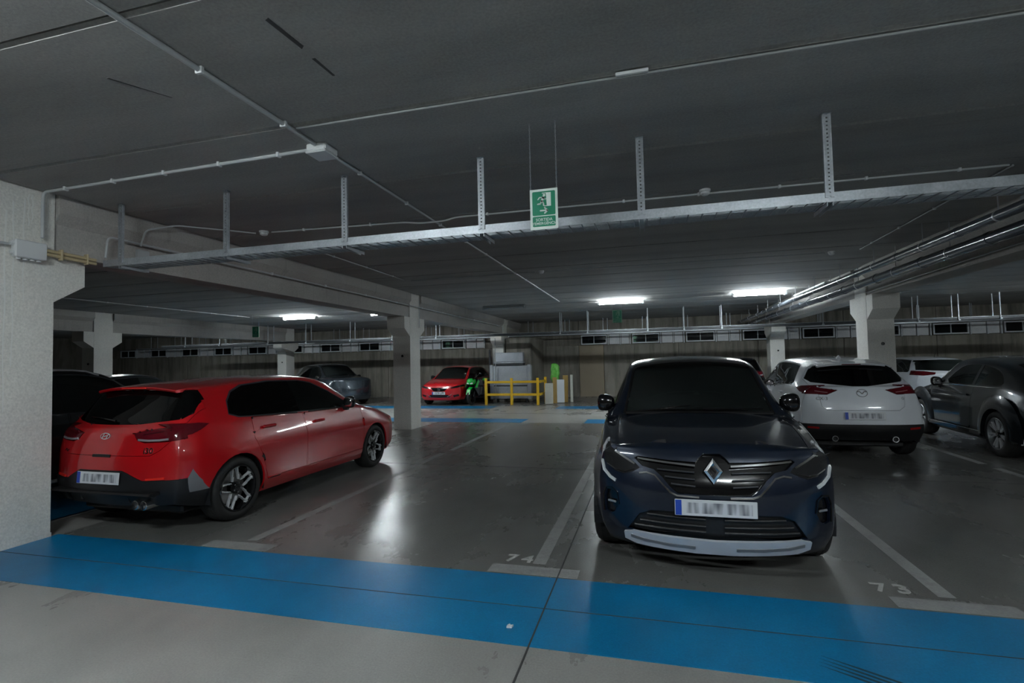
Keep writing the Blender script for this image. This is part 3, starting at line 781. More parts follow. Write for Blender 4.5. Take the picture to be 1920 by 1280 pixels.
def wheel_meshes(R, rim, W, style):
    k = (R, rim, W, style)
    if k in WHEELS: return WHEELS[k]
    h = W/2; prof = [(rim,-h+.012),(rim+.012,-h),(R-.05,-h-.004),(R-.018,-h+.012),(R-.004,-h+.035),(R,-h*.45),(R,h*.45),(R-.004,h-.035),(R-.018,h-.012),(R-.05,h+.004),(rim+.012,h),(rim,h-.012)]
    ty = MB().lathe(prof, 56, 1)
    for yy in (-h*.5,-h*.17,h*.17,h*.5): ty.lathe([(R-.001,yy-.004),(R+.0015,yy-.002),(R+.0015,yy+.002),(R-.001,yy+.004)], 40, 1)
    out = {'tyre': ty.mesh('tyre', 40)}
    br = MB().lathe([(rim+.004,h-.006),(rim-.004,h+.001),(rim-.014,h-.002),(rim-.018,h-.018),(rim-.03,h-.06),(rim-.035,-h+.02),(rim+.002,-h+.012)], 48, 1)
    br.lathe([(rim-.032,-h*.25),(.04,-h*.25)], 32, 1); out['rim'] = br.mesh('wheel', 40)
    out['brake_disc'] = MB().lathe([(.06,h*.1),(rim*.72,h*.1),(rim*.72,h*.1-.02),(.06,h*.1-.02)], 32, 1).mesh('brake_disc', 30)
    out['hub_cap'] = MB().lathe([(.062,h-.05),(.062,h-.028),(.034,h-.02),(.030,h-.014),(0,h-.013)], 20, 1).mesh('hub_cap', 40)
    sp = MB(); y0, y1 = h-.050, h-.016
    def bar(a0, r0, w0, a1, r1, w1, ya=y0, yb=y1):
        p, q = Vector((r0*math.cos(a0), r0*math.sin(a0))), Vector((r1*math.cos(a1), r1*math.sin(a1))); d = (q-p).normalized(); n = Vector((-d.y,d.x))
        lo = [p+n*w0/2, p-n*w0/2, q-n*w1/2, q+n*w1/2]; c = (p+q)/2
        up_ = [c+(v-c)*1.0 - (n*(.003) if i in (0,3) else -n*.003) for i, v in enumerate(lo)]
        vs_ = [(v.x, ya, v.y) for v in lo] + [(v.x, yb - (0.012 if i < 2 else 0), v.y) for i, v in enumerate(up_)]
        sp.add(vs_, [(0,1,2,3),(4,5,6,7),(0,1,5,4),(1,2,6,5),(2,3,7,6),(3,0,4,7)])
    if style == 'v5':
        for s in (-1,1): bar(s*.50, .085, .014, s*.30, rim*.55, .016); bar(s*.30, rim*.55, .016, s*.13, rim-.014, .022)
        bar(-.24, rim-.022, .012, .24, rim-.022, .012); n = 5
    elif style == 'n10': bar(0, .05, .030, .10, rim-.014, .034); bar(-.02, .05, .020, -.16, rim-.014, .022); n = 7
    else: bar(0, .05, .060, 0, rim-.014, .048); n = 5
    out['spoke'] = sp.mesh('spoke'); out['n'] = n
    bolt = MB().lathe([(.009,h-.03),(.009,h-.020),(0,h-.020)], 6, 1, (.045,0,0)).mesh('wheel_bolt'); out['bolt'] = bolt
    WHEELS[k] = out; return out
def add_wheels(root, S, rimm=None):
    wb, R, rim, W, hw = S['wb'], S['R'], S['rim'], S.get('tw',.215), S['hw']
    M = wheel_meshes(R, rim, W, S.get('spoke','v5')); rimm = rimm or BLACKG; spm = S.get('spm', ALLOY)
    for me, mm in ((M['tyre'],RUB),(M['rim'],rimm),(M['brake_disc'],BRAKE),(M['hub_cap'],BLACKG),(M['spoke'],spm),(M['bolt'],CHROME)):
        if not me.materials: me.materials.append(mm)
    for sx in (1,-1):
        for sy in (1,-1):
            w_ = link('wheel', M['rim'], None, root, (sx*wb/2, sy*(hw-.03-W/2), R), (0, .35 if sx > 0 else 1.1, 0 if sy > 0 else PI))
            link('tyre', M['tyre'], None, w_); link('brake_disc', M['brake_disc'], None, w_); link('hub_cap', M['hub_cap'], None, w_)
            for k in range(M['n']): link('spoke', M['spoke'], None, w_, None, (0, 2*PI*k/M['n'], 0))
            for k in range(5): link('wheel_bolt', M['bolt'], None, w_, None, (0, 2*PI*k/5+.6, 0))
            a = S['archR']+.004; b = MB(); y0, y1 = hw-.36, hw-.035; n = 20; vs_ = []; fs = []
            for k in range(n+1):
                t = -.25+(PI+.5)*k/n; vs_ += [(a*math.cos(t), y0, a*math.sin(t)), (a*math.cos(t), y1, a*math.sin(t))]
            for k in range(n): fs.append((2*k,2*k+1,2*k+3,2*k+2))
            vs_.append((0,y0,0)); fs += [(2*k,2*k+2,2*n+2) for k in range(n)]
            wl = b.add(vs_, fs); wl.v = [(p[0]+sx*wb/2, p[1]*sy, p[2]+R) for p in wl.v]; wl.build('wheel_well', BLACK, root)
def seat(root, x, y, z=.52):
    s = MB(); s.sell((x,y,z), (.26,.24,.09), .5, 16, 8); s.build('seat', SEATM, root, 60)
    b = MB(); b.sell((0,0,.30), (.075,.23,.32), .55, 16, 10); b.xf(Matrix.Translation((x-.27,y,z+.03)) @ Matrix.Rotation(-.28,4,'Y')); o = b.build('seat_back', SEATM, root, 60)
    h = MB(); h.sell((0,0,.74), (.055,.13,.095), .6, 14, 8); h.tube([(0,-.05,.58),(0,-.05,.72)], .007, 6); h.tube([(0,.05,.58),(0,.05,.72)], .007, 6)
    h.xf(Matrix.Translation((x-.27,y,z+.03)) @ Matrix.Rotation(-.28,4,'Y')); h.build('headrest', SEATM, root, 60)
def interior(root, S, full=True):
    hw, wb = S['hw'], S['wb']; xc = S['xcowl']
    u = MB(); u.bbox((-wb/2-.45,-hw+.27,.17),(wb/2+.5,hw-.27,.26),.02); u.bbox((-wb/2+.42,-hw+.10,.19),(wb/2-.42,hw-.10,.27),.02); u.build('underbody', BLACK, root)
    MB().prism([(xc-.55,.30),(xc-.02,.30),(xc+.02,S['zcowl']-.09),(xc-.22,S['zcowl']-.05),(xc-.50,S['zcowl']-.12)], 1, -hw+.16, hw-.16).build('dashboard', DARKIN, root, 30)
    if not full: return
    for y in (-.36,.36): seat(root, xc-1.08, y)
    if S.get('rear_seats', True):
        for y in (-.36,.36): seat(root, xc-1.90, y, .55)
    MB().bbox((S['R_end']+.28,-hw+.2,.45),(xc-2.15,hw-.2,.80),.05).build('load_floor', DARKIN, root)
    st = MB(); n = 24
    for k in range(n):
        a, b = 2*PI*k/n, 2*PI*(k+1)/n; st.tube([(0,.18*math.cos(a),.18*math.sin(a)),(0,.18*math.cos(b),.18*math.sin(b))], .014, 6, False)
    for a in (0, PI, -PI/2): st.tube([(0,0,0),(0,.17*math.cos(a),.17*math.sin(a))], .016, 6)
    st.sell((0,0,0), (.025,.06,.055), .7, 10, 6); st.xf(Matrix.Translation((xc-.58,.36,S['zcowl']-.10)) @ Matrix.Rotation(.4,4,'Y')); st.build('steering_wheel', BLACK, root, 60)
    MB().bbox((xc-.62,-.10,S['zcowl']+.24),(xc-.58,.10,S['zcowl']+.30),.015).build('rear_view_mirror', BLACK, root)
BLUR = mat('blurred plate print', (.6,.6,.6), .4); _b = BLUR.node_tree.nodes['Principled BSDF']
_v = coords(BLUR, (26,5,1), 'Object'); _n = noise(BLUR, _v, 1.0, 1, .3); L(BLUR, ramp(BLUR, _n, [(.36,(.16,.17,.20)),(.62,(.66,.68,.72))]), _b.inputs['Base Color'])
def plate(root, M, text=None, w=.52, h=.11):
    p = MB().bbox((-w/2,-h/2,0),(w/2,h/2,.008),.003).build('number_plate', PLW, root); p.matrix_local = M
    MB().box((-w/2+.004,-h/2+.004,.008),(-w/2+.044,h/2-.004,.0088)).build('blue_band', PLB, p)
    if text: link('plate_text', text_mesh(text, .098, .0004, bold=.002, spacing=1.02), INK, p, (.025,.0,.0086))
    else: MB().box((-w/2+.075,-h*.33,.008),(w/2-.03,h*.33,.0086)).build('blurred_print', BLUR, p)
    return p
def mirror_obj(root, x, y, z, m, s=1.0):
    for sy in (1,-1):
        b = MB(); b.sell((0,0,0), (.075*s,.085*s,.082*s), .75, 18, 12)
        b.v = [(min(p[0], .075) if p[0] > 0 else max(p[0]*.45, -.03), p[1], p[2]*(1+.22*(p[1]/.085 if sy > 0 else -p[1]/.085)*.6)) for p in b.v]
        o = b.build('side_mirror', m, root, 50, loc=(x, sy*(y+.075), z))
        MB().sell((-.033*s,0,0), (.006,.068*s,.064*s), .6, 14, 6).build('mirror_glass', CHROME, o, 40)
        MB().prism([(-.03,-.04),(.05,-.04),(.03,-.11),(-.02,-.11)], 1, -sy*.10, -sy*.02).build('mirror_arm', BLACK, o)
def make_car(name, label, S, loc, rz, paint, cat='car', group='parked cars'):
    root = empty(name, (loc[0],loc[1],0), rz, label=label, cat=cat, group=group)
    bm = half_shell(S); lay = bm.faces.layers.int.new('part')
    bm.faces.ensure_lookup_table()
    bv = BVHTree.FromBMesh(bm)
    def hit(view, a, b):
        sg = 1.0
        if view == 'side': o, d = Vector((a,3,b)), Vector((0,-1,0))
        elif view in ('front','rear'):
            sg = 1 if a >= 0 else -1; s = 1 if view == 'front' else -1; o, d = Vector((4*s,max(abs(a),.002),b)), Vector((-s,0,0))
        else: sg = 1 if b >= 0 else -1; o, d = Vector((a,max(abs(b),.002),4)), Vector((0,0,-1))
        p, n, _, _ = bv.ray_cast(o, d)
        if p is None: p, n = o+d*3, -d
        if view == 'side': return p, n
        return Vector((p.x,p.y*sg if abs(a if view != 'top' else b) > .003 else 0,p.z)), Vector((n.x,n.y*sg if abs(a if view != 'top' else b) > .003 else 0,n.z))
    S['hit'] = hit; regs = list(S.get('regions', []))
    wb, R, aR = S['wb'], S['R'], S['archR']; n = 28
    def circ(cx, r): return [(cx+r*math.cos(2*PI*k/n), R+r*math.sin(2*PI*k/n)) for k in range(n)]
    def side_ok(f):
        c = f.calc_center_median(); return c.y > .45 and f.normal.y > .12
    parts = []
    if S.get('trim'):
        for sx in (1,-1):
            fs = cut(bm, circ(sx*wb/2, aR+S['trim']), 'side', side_ok)
            for f in fs: f[lay] = 900
        fs = cut(bm, [(-wb/2-.1,.0),(wb/2+.1,.0),(wb/2+.1,S.get('clad',.36)),(-wb/2-.1,S.get('clad',.36))], 'side', side_ok)
        for f in fs: f[lay] = 900
    for sx in (1,-1):
        fs = cut(bm, circ(sx*wb/2, aR), 'side', side_ok); bmesh.ops.delete(bm, geom=fs, context='FACES')
    xl = {'front': lambda f, c: f.normal.x > .08 and c.x > wb/2-.1, 'rear': lambda f, c: f.normal.x < -.08 and c.x < -wb/2+.35, 'side': lambda f, c: c.y > .35 and f.normal.y > .18,
          'top': lambda f, c: f.normal.z > .12}
    for i, r in enumerate(regs, 1):
        nm, view, poly, mm, o = r
        lim = o.get('lim', {}); over = o.get('over', False)
        def ok(f, view=view, lim=lim, over=over):
            if f[lay] and not over: return False
            c = f.calc_center_median()
            if not xl[view](f, c): return False
            return all((c.x >= v if k == 'xmin' else c.x <= v if k == 'xmax' else c.z >= v if k == 'zmin' else c.z <= v if k == 'zmax' else c.y <= v) for k, v in lim.items())
        for f in cut(bm, poly, view, ok): f[lay] = i
        for v2, p2, l2 in o.get('also', ()):
            for f in cut(bm, p2, v2, lambda f, v2=v2, l2=l2: ok(f, v2, l2, over)): f[lay] = i
    bm.verts.index_update(); bm.normal_update()
    by = {}
    for f in bm.faces: by.setdefault(f[lay], []).append(f)
    body = link('body', panel(by[0], True, paint, 'body', 0, .02)[0], None, root)
    if 900 in by:
        for me in panel(by[900], False, BLACK, 'lower_cladding', .0, .02, .0): link('lower_cladding', me, None, root)
    made = {}
    for i, r in enumerate(regs, 1):
        nm, view, poly, mm, o = r
        if i not in by: continue
        mes = panel(by[i], o.get('join', False), mm or paint, nm, o.get('gap', .003), o.get('th', .015), o.get('push', 0.0), o.get('inner'))
        obs = [link(nm, me, None, root) for me in mes]
        if o.get('label'):
            for q in obs: q['label'] = o['label']
        made.setdefault(nm, []).extend(obs)
        if o.get('bowl'):
            for q, me in zip(obs, panel(by[i], o.get('join', False), o['bowl'], 'lamp_bowl', .004, .0, -o.get('depth',.035))): link('lamp_bowl', me, None, q)
    bm.free()
    add_wheels(root, S, S.get('rimm')); interior(root, S, S.get('full', True))
    return root, made, hit
def handle(door, hit, x, z, m, sy):
    p, n = hit('side', x, z); o = MB().bbox((-.10,-.012,-.016),(.10,.022,.016),.012).build('door_handle', m, door); o.location = (p.x, sy*(p.y+.012), p.z)
    if sy < 0: o.rotation_euler = (0,0,PI)
def emb_ring(a, b, t, d=.012, n=28):
    m_ = MB(); vs_ = []; fs = []
    for k in range(n):
        c, s = math.cos(2*PI*k/n), math.sin(2*PI*k/n); vs_ += [(a*c,b*s,0),((a-t*.2)*c,(b-t*.2)*s,d),((a-t)*c,(b-t)*s,d),((a-t*1.1)*c,(b-t*1.1)*s,0)]
    for k in range(n):
        j = (k+1) % n
        for q in range(3): fs.append((4*k+q,4*j+q,4*j+q+1,4*k+q+1))
    return m_.add(vs_, fs)
def flat_strip(b, pts, w, z0, z1):
    for a, c in zip(pts[:-1], pts[1:]):
        d = Vector((c[0]-a[0], c[1]-a[1])); n_ = Vector((-d.y,d.x)).normalized()*w/2
        b.prism([(a[0]+n_.x,a[1]+n_.y),(a[0]-n_.x,a[1]-n_.y),(c[0]-n_.x,c[1]-n_.y),(c[0]+n_.x,c[1]+n_.y)], 2, z0, z1)
    return b
def put(root, name, b, M, m, smooth=30, label=None):
    o = b.build(name, m, root, smooth, label=label); o.matrix_local = M; return o
def ride(root, hit, view, pts, w, d, m, name, off=.002):
    """a strip that follows the car surface along points given in a view"""
    vs_ = []; fs = []; P = []
    for (a, b) in pts: P.append(hit(view, a, b))
    for i, (p, n) in enumerate(P):
        t = (P[min(i+1,len(P)-1)][0]-P[max(i-1,0)][0]).normalized(); s = n.cross(t).normalized()*w/2
        vs_ += [p+s-n*.004, p+s*.8+n*(d+off), p-s*.8+n*(d+off), p-s-n*.004]
    for i in range(len(P)-1):
        for k in range(3): fs.append((4*i+k,4*i+4+k,4*i+5+k,4*i+1+k))
    fs += [(0,1,2,3),(len(P)*4-4,len(P)*4-1,len(P)*4-2,len(P)*4-3)]
    return MB().add(vs_, fs).build(name, m, root, 40)
def hatch(wb, fo, ro, H, hw, xcowl, zcowl, xhead, xsp, zsp, xgb, zgb, zbf, zbr, rw, zhf, L_=None, step=.05):
    F, Rr = wb/2+fo, -(wb/2+ro); zh = H-.065; mid = lambda t: (zh+(zcowl-zh)*t)
    w_ = hw-.085; T = [(xgb,zgb,rw+.04,zgb-.035,hw-.17,min(zgb-.08,zbr)),
     (xgb*.5+xsp*.5,(zgb+zsp)/2+.015,rw+.015,(zgb+zsp)/2-.04,hw-.125,min(zbr,zgb-.03)),
     (xsp,zsp,rw-.005,zsp-.05,hw-.105,zbr),(xsp+.12,zsp+.02,rw-.005,zsp-.03,hw-.10,zbr),(xsp+.5,H-.03,rw,H-.08,w_,zbr-.003),(xsp+1.0,H-.005,rw+.008,H-.055,w_,zbr*.6+zbf*.4),
     (xhead-.55,H,rw+.01,H-.05,w_,zbf*.7+zbr*.3),(xhead-.18,H-.028,rw+.005,H-.08,w_,zbf*.85+zbr*.15),(xhead,zh,rw+.01,zh-.06,w_,zbf+.01)]
    for t in (.25,.5,.75): T.append((xhead+(xcowl-xhead)*t, mid(t)+.012*math.sin(PI*t), rw+.01+.085*t, mid(t)-.058, w_+.002, zbf+.006))
    T += [(xcowl,zcowl,rw+.095,zcowl-.045,w_,min(zbf,zcowl-.07)),(xcowl+.10,zcowl-.022,rw+.10,zcowl-.055,w_-.002,min(zbf,zcowl-.09))]
    x1 = F-.22; zf0 = zcowl-.03
    for t in (.35,.7,1.0): T.append((xcowl+.1+(x1-xcowl-.1)*t, zf0+(zhf+.05-zf0)*t**1.5, rw+.10-.03*t**2, zf0-.03+(zhf+.02-zf0+.03)*t**1.5, w_-.01-.06*t**2.5, zf0-.075+(zhf-.04-zf0+.075)*t**1.3))
    Ld = L_ or [(Rr+.12,hw-.115,.66,hw-.13,.36,hw-.18,.25),(Rr+.36,hw-.035,.66,hw-.055,.35,hw-.11,.23),(-wb/2,hw-.008,.66,hw-.025,.33,hw-.08,.20),(0,hw-.018,.66,hw-.03,.32,hw-.09,.20),(wb/2,hw-.008,.64,hw-.025,.32,hw-.08,.20),(F-.45,hw-.03,.60,hw-.045,.32,hw-.10,.205),(F-.22,hw-.10,.58,hw-.11,.32,hw-.16,.21)]
    return dict(wb=wb, hw=hw, T=T, L=Ld, xcowl=xcowl, zcowl=zcowl, R_end=Rr, F=F, H=H, step=step,
        front=dict(edge=(F-.09,zhf,F-.20,hw-.22,zhf-.005), belt=(F-.055,zhf-.045,F-.21,hw-.14,zhf-.045), mid=(F,.56,F-.22,hw-.115,.56), sill=(F-.01,.33,F-.22,hw-.125,.34), bot=(F-.07,.20,F-.25,hw-.18,.21)),
        rear=dict(edge=(xgb-.05,zgb-.06,xgb+.02,hw-.21,zgb-.09), belt=(xgb-.065,zgb-.11,xgb+.03,hw-.155,zgb-.14), mid=(Rr+.01,.66,Rr+.14,hw-.125,.66), sill=(Rr,.42,Rr+.13,hw-.135,.40), bot=(Rr+.07,.25,Rr+.17,hw-.19,.26)))
def screen(S, xh, xc, ins=.05):
    """windscreen outline in the top view, just inside the pillars"""
    T = np.array(S['T']); we = pchip(T[:,0], T[:,2])
    pts = [(xh,-.2)] + [(xh-.0+.02*0,float(we(xh))-ins-.03)]
    for t in (.05,.35,.65,.92): x = xh+(xc-xh)*t; pts.append((x, float(we(x))-ins))
    return pts + [(xc+.015,float(we(xc))-ins-.10),(xc+.05,.25),(xc+.055,-.2)]
def dlo(S, xr, xf, rear_up=.0, top=.045, bot=.012, zr=None):
    """side window outline following belt and roof edge"""
    T = np.array(S['T']); ze = pchip(T[:,0], T[:,3]); zb = pchip(T[:,0], T[:,5])
    up = [(x, float(ze(x))-top) for x in np.linspace(xr+.22, xf-.10, 12)]; up = [p for p in up if p[1] > float(zb(p[0]))+.03]
    dn = [(x, float(zb(x))+bot) for x in np.linspace(xf, xr+.05, 8)]
    return up + dn + [(xr, float(zb(xr))+bot+.05+rear_up)]

# ------------------------------------------------------------------ the cars
def paintm(name, c, metal=.0, rough=.25): return mat(name, c, rough, metal, coat=1.0)
def split_windows(poly, xs):
    """cut a window outline at vertical pillar positions: returns list of outlines"""
    out = []; edges = [-9]+xs+[9]
    def clip(p, x, keep_gt):
        r = []
        for i in range(len(p)):
            a, b = p[i], p[(i+1) % len(p)]; ia = (a[0] > x) == keep_gt; ib = (b[0] > x) == keep_gt
            if ia: r.append(a)
            if ia != ib: t = (x-a[0])/(b[0]-a[0]); r.append((x, a[1]+t*(b[1]-a[1])))
        return r
    for i in range(0, len(edges)-1, 1):
        q = poly
        if edges[i] > -9: q = clip(q, edges[i]+.035, True)
        if edges[i+1] < 9: q = clip(q, edges[i+1]-.035, False)
        if len(q) > 2: out.append(q)
    return out
def std_regions(S, xh, xr, xf, pillars, doors, rear_glass, glass_side=TINT, glass_front=CLEARG, glass_rear=TINT, zd=.34, win=None, hood=True, extra=()):
    T = np.array(S['T']); zb = pchip(T[:,0], T[:,5]); we = pchip(T[:,0], T[:,2]); R_ = []
    win = win or dlo(S, xr, xf)
    wl_ = split_windows(win, pillars)
    for k_, w_ in enumerate(wl_): R_.append(('side_window','side',w_,glass_front if k_ == len(wl_)-1 else glass_side,dict(th=.004,gap=.002,push=-.004)))
    # black pillar strips between the panes
    R_.append(('window_surround','side',[(win[0][0]-.0,0)] and [(p[0]+(.012 if p[0] > np.mean([q[0] for q in win]) else -.012), p[1]+(.012 if p[1] > np.mean([q[1] for q in win]) else -.012)) for p in win],mat('satin black pillar',(.035,.036,.042),.28),dict(th=.012,gap=0)))
    R_.append(('windscreen','top',screen(S, xh, S['xcowl'], .055),glass_front,dict(join=True,th=.004,gap=.002,push=-.003,lim=dict(xmin=xh-.05))))
    R_.append(('windscreen_seal','top',screen(S, xh-.03, S['xcowl']+.03, .03),BLACKG,dict(join=True,th=.01,gap=0,lim=dict(xmin=xh-.1))))
    if rear_glass: R_.append(('rear_window','rear',rear_glass,glass_rear,dict(join=True,th=.004,gap=.002,push=-.003)))
    R_ += list(extra)
    for (a, b) in doors:
        zz = lambda x: float(zb(x))+.004
        al = -S['wb']/2+S['archR']+.045
        R_.append(('door','side',[(al,zd),(b,zd),(b+.02,.75),(b+.0,zz(b)),((a+b)/2,zz((a+b)/2)),(a,zz(a)),(a-.01,.80),((a+al)/2,.60)] if a < al else [(a,zd),(b,zd),(b+.02,.75),(b+.0,zz(b)),((a+b)/2,zz((a+b)/2)),(a,zz(a)),(a-.02,.75)],None,dict(gap=.004,th=.02)))
    if hood:
        xc = S['xcowl']+.06; xf_ = S['F']-.17; we_ = lambda x: float(we(x))-.012
        R_.append(('hood','top',[(xc,-.2),(xc,we_(xc)-.02)]+[(x,we_(x)) for x in np.linspace(xc+.08,xf_-.05,5)]+[(xf_-.03,we_(xf_)-.04),(xf_-.03,-.2)],None,dict(join=True,gap=.004,th=.02,lim=dict(zmin=.5))))
    return R_
def finish(root, made, hit, S, handles, hm, mirror=None, mm=None):
    for d in made.get('door', []):
        xs = [v.co.x for v in d.data.vertices]; ys = [v.co.y for v in d.data.vertices]; sy = 1 if np.mean(ys) > 0 else -1; cx = np.mean(xs)
        for (x, z) in handles:
            if min(xs) < x < max(xs): handle(d, hit, x, z, hm, sy)
    if mirror: mirror_obj(root, *mirror, mm or BLACKG)
def spoiler(root, hit, x0, x1, yw, dz, m, bw, bm_):
    b = MB(); vs_ = []; fs = []; ys = np.linspace(-yw, yw, 13)
    for y in ys:
        p, n = hit('top', x0, y); z = p.z; e = .02*(abs(y)/yw)**4
        vs_ += [(x0,y,z+.001),(x1+e,y,z+dz),(x1-.008+e,y,z+dz-.010),(x1+.006+e,y,z+dz-.026),(x0,y,z-.04)]
    for i in range(12):
        for k in range(4): fs.append((5*i+k,5*i+5+k,5*i+6+k,5*i+1+k))
    fs += [(0,1,2,3,4),(60,64,63,62,61)]
    b.add(vs_, fs).build('roof_spoiler', m, root, 40)
    p, n = hit('top', x0, 0); MB().bbox((x1-.010,-bw,p.z+dz-.022),(x1+.004,bw,p.z+dz-.008),.003).build('brake_light', bm_, root)
def fin(root, hit, x, m):
    p, n = hit('top', x, 0); b = MB().add([(-.09,-.03,-.01),(-.09,.03,-.01),(.07,0.018,-.01),(.07,-.018,-.01),(-.075,0,.05),(-.03,0,.042)],[(0,1,2,3),(0,4,1),(1,4,5),(1,5,2),(2,5,3),(0,3,5),(0,5,4)])
    b.xf(Matrix.Translation(p)); b.build('fin_antenna', m, root)

# ---- red hatchback, rear to the viewer
S = hatch(2.65,.905,.76,1.455,.897, 1.20,.985,.46, -1.66,1.385, -1.93,1.055, .955,1.02,.575,.74, step=.045)
S.update(R=.322, rim=.232, archR=.352, tw=.225, spoke='v5', spm=ALLOY, prr=2.6)
S['rear'] = dict(edge=(-1.99,1.00,-1.92,.655,.985), belt=(-2.02,.95,-1.925,.70,.93), mid=(-2.075,.70,-1.94,.75,.72), sill=(-2.085,.46,-1.95,.745,.45), bot=(-2.0,.29,-1.92,.69,.30))
S['L'] = [(-1.95,.77,.70,.765,.42,.71,.29),(-1.74,.855,.68,.84,.37,.78,.24),(-1.325,.889,.66,.872,.33,.817,.20),(0,.879,.66,.867,.32,.807,.20),(1.325,.889,.64,.872,.32,.817,.20),(1.78,.865,.60,.85,.32,.80,.205),(2.0,.80,.58,.79,.32,.74,.21)]
win = [(-1.36,1.085),(-1.31,1.20),(-1.20,1.295),(-1.02,1.355),(-.60,1.385),(-.1,1.372),(.12,1.335),(.42,1.205),(.84,.985),(.78,.972),(-.25,1.005),(-1.09,1.035),(-1.25,1.045)]
rg = [(-.2,1.030),(.30,1.036),(.66,1.075),(.70,1.12),(.655,1.25),(.62,1.33),(.55,1.345),(-.2,1.352)]
tl = [(.32,.955),(.45,.985),(.67,1.015),(.82,1.035),(.88,1.04),(.88,.955),(.80,.905),(.70,.885),(.45,.875),(.37,.895)]
bl_ = [(-.2,.625),(.26,.625),(.31,.605),(.46,.535),(.83,.535),(.845,.40),(1.0,.36),(1.0,.1),(-.2,.1)]
RED = paintm('red car paint', (.46,.003,.007), 0, .3)
ex = [('tail_light','rear',tl,REDL,dict(gap=.002,th=.012,push=.004,lim=dict(xmax=-1.83),label='dark red tail light',also=[('side',[(-1.905,.915),(-1.80,.935),(-1.70,.975),(-1.62,1.015),(-1.72,1.032),(-1.905,1.034)],dict(xmax=-1.6))])),
      ('air_blade','rear',[(.795,.535),(.815,.615),(.842,.50),(.85,.40),(.795,.40)],mat('grey air blade',(.16,.16,.17),.35),dict(gap=.001,th=.012,push=.003)),
      ('window_blade','side',[(-2.0,1.085),(-1.83,1.10),(-1.70,1.30),(-1.665,1.345),(-1.72,1.37),(-2.0,1.37)],BLACKG,dict(gap=.001,th=.012,lim=dict(xmax=-1.6))),
      ('lower_bumper','rear',bl_,BLACK,dict(join=True,gap=.002,th=.02,push=.004,label='black diffuser bumper')),
      ('tailgate','rear',[(-.2,.755),(.52,.755),(.60,.80),(.70,.90),(.72,1.06),(.70,1.30),(.6,1.36),(-.2,1.37)],None,dict(join=True,gap=.004,th=.02))]
S['regions'] = std_regions(S, .43, 0, 0, [-.26,-1.06], [(-1.10,-.27),(-.245,.98)], rg, win=win, extra=ex)
root, made, hit = make_car('hatchback_car','shiny red hatchback parked tail first between the left column and bay line', S, (-4.955,5.745), PI/2-.012, RED)
finish(root, made, hit, S, [(-.88,.90),(.0,.86)], RED, (.60,.82,1.045), BLACKG)
for sy in (1,-1):
    lp = [(.38,.90),(.48,.893),(.58,.895),(.66,.903)]
    ride(root, hit, 'rear', [(sy*a,b) for a,b in lp], .022, .004, SILVER, 'reverse_light', .006)
    ride(root, hit, 'rear', [(sy*a,b) for a,b in ((.50,.545),(.58,.548),(.66,.553))], .022, .004, REDB, 'rear_reflector', .006)
    ride(root, hit, 'rear', [(sy*a,b) for a,b in ((.42,.945),(.54,.962),(.66,.978))], .012, .003, mat('dark lamp line',(.05,.002,.004),.2), 'lamp_line', .006)
p, n = hit('rear', 0, .555); plate(root, frame(p+n*.012, n+Vector((0,0,.05))))
p, n = hit('rear', 0, .93); Fm = frame(p, n)
o = put(root,'emblem', emb_ring(.062,.033,.009), Fm, CHROME); h_ = MB(); flat_strip(h_,[(-.034,-.022),(-.018,.022)],.011,0,.012); flat_strip(h_,[(.018,-.022),(.034,.022)],.011,0,.012); flat_strip(h_,[(-.026,-.006),(.026,.006)],.010,0,.012); h_.build('emblem_letter', CHROME, o)
p, n = hit('rear', -.50, .80); o = link('badge', text_mesh('i30', .075, .003, bold=.001), CHROME, root); o.matrix_local = frame(p+n*.002, n)
p, n = hit('rear', .52, .79); put(root,'badge', flat_strip(MB(),[(-.04,-.008),(-.01,.012),(.01,-.012),(.04,.008)],.012,0,.004), frame(p+n*.001, n), CHROME)
ride(root, hit, 'rear', [(-.11,.755),(0,.757),(.11,.755)], .03, .004, BLACK, 'tailgate_handle', .002)
# roof spoiler with brake light
spoiler(root, hit, -1.55, -1.755, .50, -.022, RED, .16, REDB)
p, n = hit('rear', .1, 1.06); wv = [hit('rear',a,b) for a,b in ((-.02,1.055),(.15,1.075),(.36,1.09))]
MB().tube([q+nn*.015 for q,nn in wv], [.012,.008,.005], 6).build('rear_wiper', BLACKG, root, 40)
for y in (-.50,-.40): 
    t = MB().lathe([(.036,0),(.042,.004),(.042,.02),(.038,.16),(.034,.16),(.034,.012),(.036,0)], 20, 0); t.xf(Matrix.Translation((-2.06,y,.315))); t.build('exhaust_pipe', CHROME, root, 40)
    MB().lathe([(0,.0),(.034,.0)], 16, 0, (-2.02,y,.315)).build('exhaust_bore', BLACK, root)
for y in (-.48,-.29,-.10,.10,.29,.48)[1:]: MB().prism([(-2.055,.41),(-1.98,.41),(-1.96,.30),(-2.03,.33)], 1, y-.012, y+.012).build('diffuser_fin', BLACK, root)
MB().prism([(-2.09,.43),(-2.11,.415),(-2.06,.40),(-1.95,.41),(-1.95,.44)], 1, -.62, .62).build('diffuser_lip', BLACK, root, 30)

